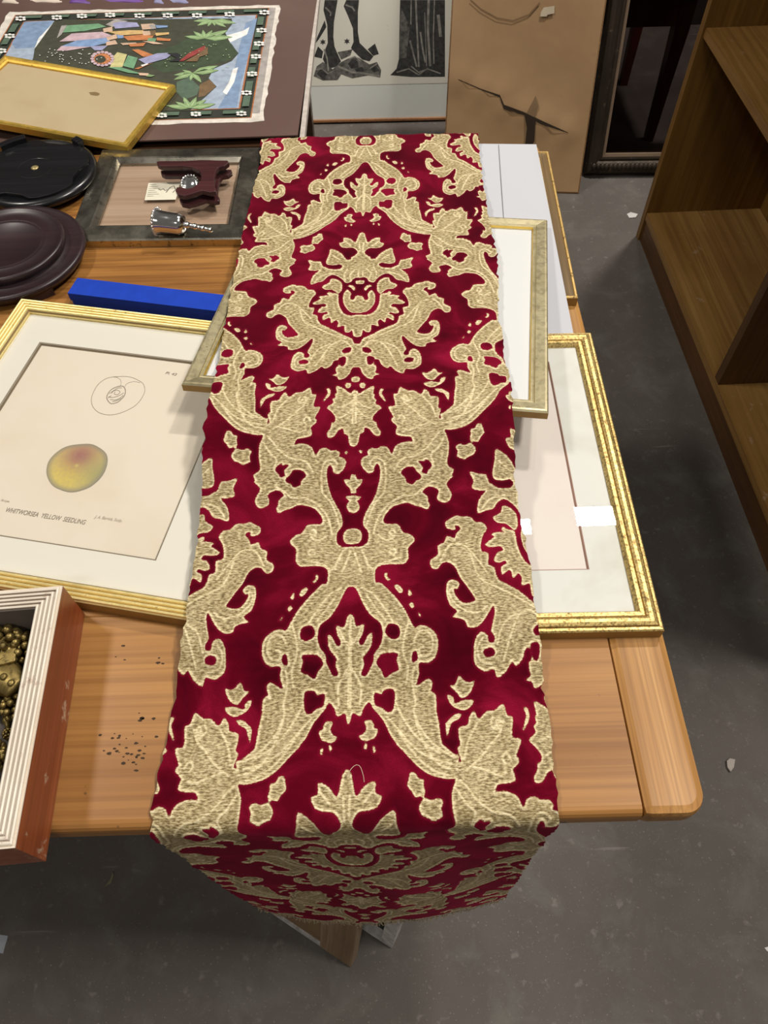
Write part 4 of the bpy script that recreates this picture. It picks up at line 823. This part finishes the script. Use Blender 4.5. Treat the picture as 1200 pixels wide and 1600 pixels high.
for cx, cy in ((180, 342), (376, 336)): poly(bm, [rbp(cx+(26 if k % 2 else 12)*math.cos(k*math.pi/6), cy+(26 if k % 2 else 12)*math.sin(k*math.pi/6), .0094) for k in range(12)], 0)
for ln, wd in (([(890, 330), (915, 430), (945, 545)], .006), ([(938, 0), (945, 200), (962, 545)], .006), ([(1042, 0), (1035, 250), (1055, 540)], .008), ([(975, 260), (990, 380), (1015, 510)], .006), ([(900, 0), (897, 200)], .004), ([(1090, 0), (1080, 300), (1085, 520)], .004), ([(1010, 100), (1025, 540)], .003), ([(1120, 120), (1140, 300)], .01), ([(780, 590), (880, 560), (960, 610), (1030, 560), (1140, 600)], .004), ([(900, 540), (960, 590), (1040, 560)], .004), ([(200, 60), (245, 105), (240, 130)], .005), ([(365, 40), (420, 60), (440, 90)], .005), ([(190, 400), (215, 480), (225, 580)], .005), ([(390, 480), (440, 460), (490, 500)], .004), ([(560, 560), (620, 520)], .004), ([(120, 570), (170, 560), (220, 600), (300, 560)], .003), ([(300, 540), (350, 560), (420, 590), (520, 600), (640, 620)], .006)):
    ribbon(bm, [rbp(x, y, .0096) for x, y in ln], wd, 2, up=V3((0, 0, 1)))
for q in ([(130, 600), (165, 560), (220, 610), (170, 640)], [(385, 520), (420, 480), (465, 500), (470, 550), (410, 560)], [(560, 560), (600, 530), (640, 575), (600, 590)], [(440, 560), (500, 545), (520, 580), (450, 585)]): poly(bm, [rbp(x, y, .0095) for x, y in q], 0)
frombm('rubbing', bm, [plain('wax_black', (.045, .044, .042), .7, 0, .35, 90), plain('wax_grey', (.135, .128, .115), .7, 0, .45, 70), plain('wax_light', (.28, .265, .235), .8, 0, .3, 60)], rub_paper, world=False)
slab('glass', .010, .010, w-.010, d-.010, .0105, .0118, glass_mat('far_glass', (1, 1, 1), .5, .05), rb)

# kraft paper backed board leaning in front of it
a, b_ = V3((.226, 2.298, .002)), V3((.681, 2.254, .002)); mw = lean_matrix(a, b_, 24); w = (b_-a).length; d = .98
kb = thing('framed_picture_back', 'large framed picture turned round showing its torn brown kraft paper backing', 'picture frame', mw=mw)
rail(w, d, [(0, -.022), (0, 0), (.012, .0005), (.012, -.022)], wood('thin_oak_edge', (.20, .10, .04), (.32, .18, .08), (.40, .25, .12), 0, 20), kb, 'frame_edge')
def kraft():
    m, nt, b = NM('kraft_paper'); v = coords(nt); n = noise(nt, v, 3.2, 5, .6); n2 = noise(nt, v, 26, 4)
    c = ramp(nt, n, [(.3, (.36, .215, .105)), (.7, (.47, .295, .150))]); c = mixc(nt, ramp(nt, n2, [(.6, 0.0), (.8, .2)]), c, (.22, .13, .06))
    setp(nt, b, col=c, rough=.6, spec=.35, nrm=bump(nt, noise(nt, coords(nt, (5, 4, 4)), 1.0, 3, .5, .3), .35, .012)); return m
KR = kraft()
nz = mw.col[2].to_3d()
def kp(x, y, z=.0012): p = mw.inverted() @ hit(460+x/2.4, y/2.4, mw.translation+nz*z, nz); return V3((p.x, p.y, z))
V = []; Fc = []; nx, ny = 40, 80
tear = [(615, 298), (700, 335), (770, 360), (785, 400), (860, 425), (930, 460), (1025, 497)]; tl_ = [kp(*q) for q in tear]
for j in range(ny+1):
    for i in range(nx+1):
        x = .004+(w-.008)*i/nx; y = .004+(d-.008)*j/ny; z = .001+.0012*math.sin(7*x+3*y)*math.sin(5*y+x*9)
        dd = min((V3((x, y, 0))-V3((p.x, p.y, 0))).length for p in tl_); z += .007*math.exp(-(dd/.045)**2); V.append((x, y, z))
for j in range(ny):
    for i in range(nx): k = j*(nx+1)+i; Fc.append((k, k+1, k+nx+2, k+nx+1))
kraft_sheet = mesh('kraft_backing', V, Fc, KR, kb, True, world=False)
bm = bmesh.new()
wds = [.001, .0015, .003, .006, .004, .005, .001]; Lq = []; Rq = []
for p, wv in zip(tl_, wds): Lq.append(V3((p.x, p.y+wv, .0092))); Rq.append(V3((p.x, p.y-wv, .0092)))
poly(bm, Lq+Rq[::-1])
poly(bm, [kp(x, y, .0094) for x, y in [(862, 430), (905, 445), (900, 530), (890, 545), (865, 545), (872, 480)]]); 
frombm('tear', bm, plain('torn_shadow_gap', (.035, .022, .012), .9), kraft_sheet, world=False)
bm = bmesh.new(); poly(bm, [kp(x, y, .0096) for x, y in [(870, 425), (905, 358), (915, 400), (900, 440)]]); frombm('torn_flap', bm, plain('torn_kraft_fibre', (.27, .17, .09), .9), kraft_sheet, world=False)
bm = bmesh.new(); ribbon(bm, [kp(x, y, .004) for x, y in [(660, 0), (700, 35), (760, 68), (820, 78), (880, 55), (920, 10)]], .004); frombm('crease', bm, plain('kraft_crease', (.23, .135, .065), .7), kraft_sheet, world=False)
bm = bmesh.new(); poly(bm, [kp(x, y, .006) for x, y in [(925, 45), (935, 28), (975, 22), (975, 50), (950, 55), (945, 62), (922, 62)]]); frombm('tape_scrap', bm, plain('masking_tape', (.62, .52, .38), .7), kraft_sheet, world=False)

# ornate frame, chair
a, b_ = V3((.714, 2.366, .004)), V3((1.42, 2.346, .004)); mw = lean_matrix(a, b_, 17); w = (b_-a).length; d = .72
of = thing('ornate_frame', 'dark carved frame with an added dimming pane leaning on the floor before the chair', 'picture frame', mw=mw)
BRZ = foil('blackened_bronze', (.06, .042, .027), (.02, .014, .010), .45, .4, (.62, .74), (.30, .22, .14), 40)
rail(w, d, [(0, -.02), (0, .012), (.008, .022), (.022, .026), (.036, .020), (.042, .012), (.048, .014), (.054, .013), (.0545, .009), (.064, .008), (.064, -.02)], None, of, mats=[BRZ, plain('pale_slip', (.26, .18, .12), .6)], mi=[0]*8+[1, 1, 0])
bm = bmesh.new()
for k in range(46):
    x = .02+(w-.04)*(k+.5)/46
    ball(bm, V3((x, .026, .022)), .0105, 8, (.9, 1.25, .8)); ball(bm, V3((x+.009, .012, .014)), .006, 6)
for k in range(40):
    y = .03+(d-.06)*(k+.5)/40
    ball(bm, V3((w-.026, y, .022)), .0105, 8, (1.25, .9, .8))
frombm('carved_ornament', bm, BRZ, of, True, world=False)
slab('dimming_pane', .062, .062, w-.062, d-.062, -.004, -.001, glass_mat('dimming_pane', (.42, .39, .39), .4, .05), of)  # tinted pane added to darken the floor and chair seen through it
MAH = wood('dark_mahogany', (.07, .012, .009), (.17, .030, .022), (.24, .05, .034), 2, 18, .35, .4, .25)
ch = thing('chair', 'dark mahogany chair standing behind the carved frame', 'chair', (.75, 2.75, 0))
for lx, ly in ((.985, 2.575), (.55, 2.575), (.975, 2.97), (.56, 2.97)):
    bm = bmesh.new(); rings = []
    for z, hw in ((0, .014), (.20, .018), (.36, .023), (.46, .023)): rings.append([bm.verts.new((lx+sx*hw, ly+sy*hw, z)) for sx, sy in ((-1, -1), (1, -1), (1, 1), (-1, 1))])
    for A, B in zip(rings, rings[1:]):
        for k in range(4): bm.faces.new((A[k], A[(k+1) % 4], B[(k+1) % 4], B[k]))
    bm.faces.new(rings[0][::-1]); bm.faces.new(rings[-1]); frombm('leg', bm, MAH, ch)
for lo, hi in (((.56, 2.558, .375), (.975, 2.585, .452)), ((.56, 2.96, .375), (.975, 2.985, .452)), ((.54, 2.58, .375), (.562, 2.97, .452)), ((.972, 2.58, .375), (.995, 2.97, .452))): box('seat_rail', lo, hi, MAH, ch, .003)
box('seat', (.53, 2.548, .452), (1.005, 2.99, .475), MAH, ch, .006)
for x in (.56, .965): box('back_post', (x-.02, 2.97, .46), (x+.02, 3.0, .95), MAH, ch, .004)
for z in (.62, .88): box('back_rail', (.56, 2.975, z), (.965, 2.995, z+.06), MAH, ch, .004)

# ------------------------------------------------------------------ bookcase
e_ = V3((.027, -1.241, 0)).normalized(); nx_ = V3((-e_.y, e_.x, 0))
nx_ = nx_ if nx_.x > 0 else -nx_
MBK = Matrix(((e_.x, nx_.x, 0, .823), (e_.y, nx_.y, 0, 2.022), (0, 0, 1, 0), (0, 0, 0, 1)))
bk = thing('bookcase', 'open brown wooden bookcase with empty shelves along the right side', 'bookcase', mw=MBK)
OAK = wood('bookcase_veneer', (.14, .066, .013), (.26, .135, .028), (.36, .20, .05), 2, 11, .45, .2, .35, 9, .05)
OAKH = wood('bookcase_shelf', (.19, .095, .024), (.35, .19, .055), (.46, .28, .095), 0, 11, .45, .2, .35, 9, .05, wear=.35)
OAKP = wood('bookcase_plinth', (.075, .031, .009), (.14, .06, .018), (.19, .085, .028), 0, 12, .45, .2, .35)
BD, BL_, BHt = .36, 1.46, 1.90
def bx(name, lo, hi, m=OAK): return frombm(name, box_bm(lo, hi, .0025), m, bk, world=False)
bx('end_panel', (0, 0, 0), (.024, BD, BHt)); bx('end_panel', (BL_-.024, 0, 0), (BL_, BD, BHt))
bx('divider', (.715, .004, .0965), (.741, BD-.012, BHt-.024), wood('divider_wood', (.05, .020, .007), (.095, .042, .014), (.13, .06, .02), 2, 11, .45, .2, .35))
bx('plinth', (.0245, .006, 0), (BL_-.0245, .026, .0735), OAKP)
bx('shelf', (.0245, .002, .074), (BL_-.0245, BD-.012, .096), OAKH)
bx('shelf', (.0245, .006, .585), (.7145, BD-.012, .607), OAKH); bx('shelf', (.0245, .006, 1.10), (.7145, BD-.012, 1.122), OAKH); bx('shelf', (.0245, .006, 1.5), (.7145, BD-.012, 1.522), OAKH)
bx('shelf', (.7415, .006, .72), (BL_-.0245, BD-.012, .742), OAKH); bx('shelf', (.7415, .006, 1.28), (BL_-.0245, BD-.012, 1.302), OAKH)
bx('top_panel', (.0245, 0, BHt-.022), (BL_-.0245, BD-.012, BHt)); bx('back_panel', (.0245, BD-.011, .0), (BL_-.0245, BD, BHt))

# ------------------------------------------------------------------ frames stored under the table
a, b_ = V3((-.449, .289, .002)), V3((-.077, .066, .002)); mw = lean_matrix(a, b_, 10.5); w = (b_-a).length; d = .240
u1 = thing('stored_frame', 'wooden frame with cardboard back leaning on the floor under the table front', 'picture frame', mw=mw)
RW = wood('rough_pale_wood', (.20, .13, .075), (.38, .27, .17), (.50, .38, .27), 1, 16, .8, 0, .3, 8, .12, spots=True)
WH = plain('worn_white_paint', (.60, .57, .56), .6, 0, .25, 60)
bx2 = lambda n, lo, hi, m, p: frombm(n, box_bm(lo, hi, .0012), m, p, world=False)
bx2('bottom_rail', (0, 0, -.02), (w-.062, .016, 0), WH, u1); bx2('side_rail', (w-.0615, 0, -.02), (w, d, .0005), RW, u1); bx2('side_rail', (0, .0165, -.02), (.06, d, 0), RW, u1); bx2('top_rail', (.0605, d-.016, -.02), (w-.062, d, 0), WH, u1)
bx2('cardboard_panel', (.0605, .0165, -.012), (w-.062, d-.0165, -.003), plain('old_cardboard', (.27, .17, .09), .8, 0, .15, 8), u1)
p_ = spot(612, 1482, 0); a = p_+(V3((-.449, .289, 0))-V3((-.077, .066, 0)))*.8; a.z = .002; b_ = V3((p_.x, p_.y, .002)); mw = lean_matrix(a, b_, 10.5); w = (b_-a).length
u2 = thing('stored_frame', 'second stored frame with chipped white edge right behind the cardboard backed one', 'picture frame', mw=mw); d = .25
bx2('bottom_rail', (0, 0, -.03), (w, .020, 0), WH, u2); bx2('side_rail', (w-.022, .0205, -.03), (w, d, 0), WH, u2); bx2('side_rail', (0, .0205, -.03), (.022, d, 0), WH, u2); bx2('top_rail', (.0225, d-.02, -.03), (w-.0225, d, 0), WH, u2)
bx2('panel', (.0225, .0205, -.02), (w-.0225, d-.0205, -.012), plain('black_panel', (.02, .018, .016), .7), u2)

# ------------------------------------------------------------------ scraps on the floor
def scrap(name, pts, c, label, cat, h_=.004):
    P_ = [spot(x, y, 0) for x, y in pts]; bm = prism_bm([(p.x, p.y) for p in P_], .0003, h_, 0); tag(frombm(name, bm, plain(name+'_'+str(len(_plain)), c, .8)), label, cat)
scrap('paper_scrap', [(979, 336), (985, 333), (996, 336), (993, 341), (983, 342)], (.62, .60, .58), 'white paper scrap on the floor left of the bookcase end', 'paper scrap')
scrap('stone_chip', [(1134, 1190), (1139, 1186), (1147, 1188), (1145, 1200), (1140, 1207), (1135, 1200)], (.42, .37, .33), 'pale chip on the floor right of the table corner', 'chip', .006)
scrap('paper_scrap', [(-4, 1460), (13, 1462), (5, 1490), (-6, 1488)], (.42, .45, .50), 'bluish grey paper scrap at the left edge of the floor', 'paper scrap', .001)
scrap('paper_scrap', [(1194, 1481), (1204, 1478), (1206, 1490), (1198, 1486)], (.66, .65, .63), 'tiny white paper scrap at the right edge of the floor', 'paper scrap', .001)
scrap('splinter', [(163, 1386), (172, 1376), (177, 1362), (178, 1368), (174, 1380)], (.22, .20, .12), 'thin greenish splinter on the shaded floor near the tray box', 'splinter', .002)
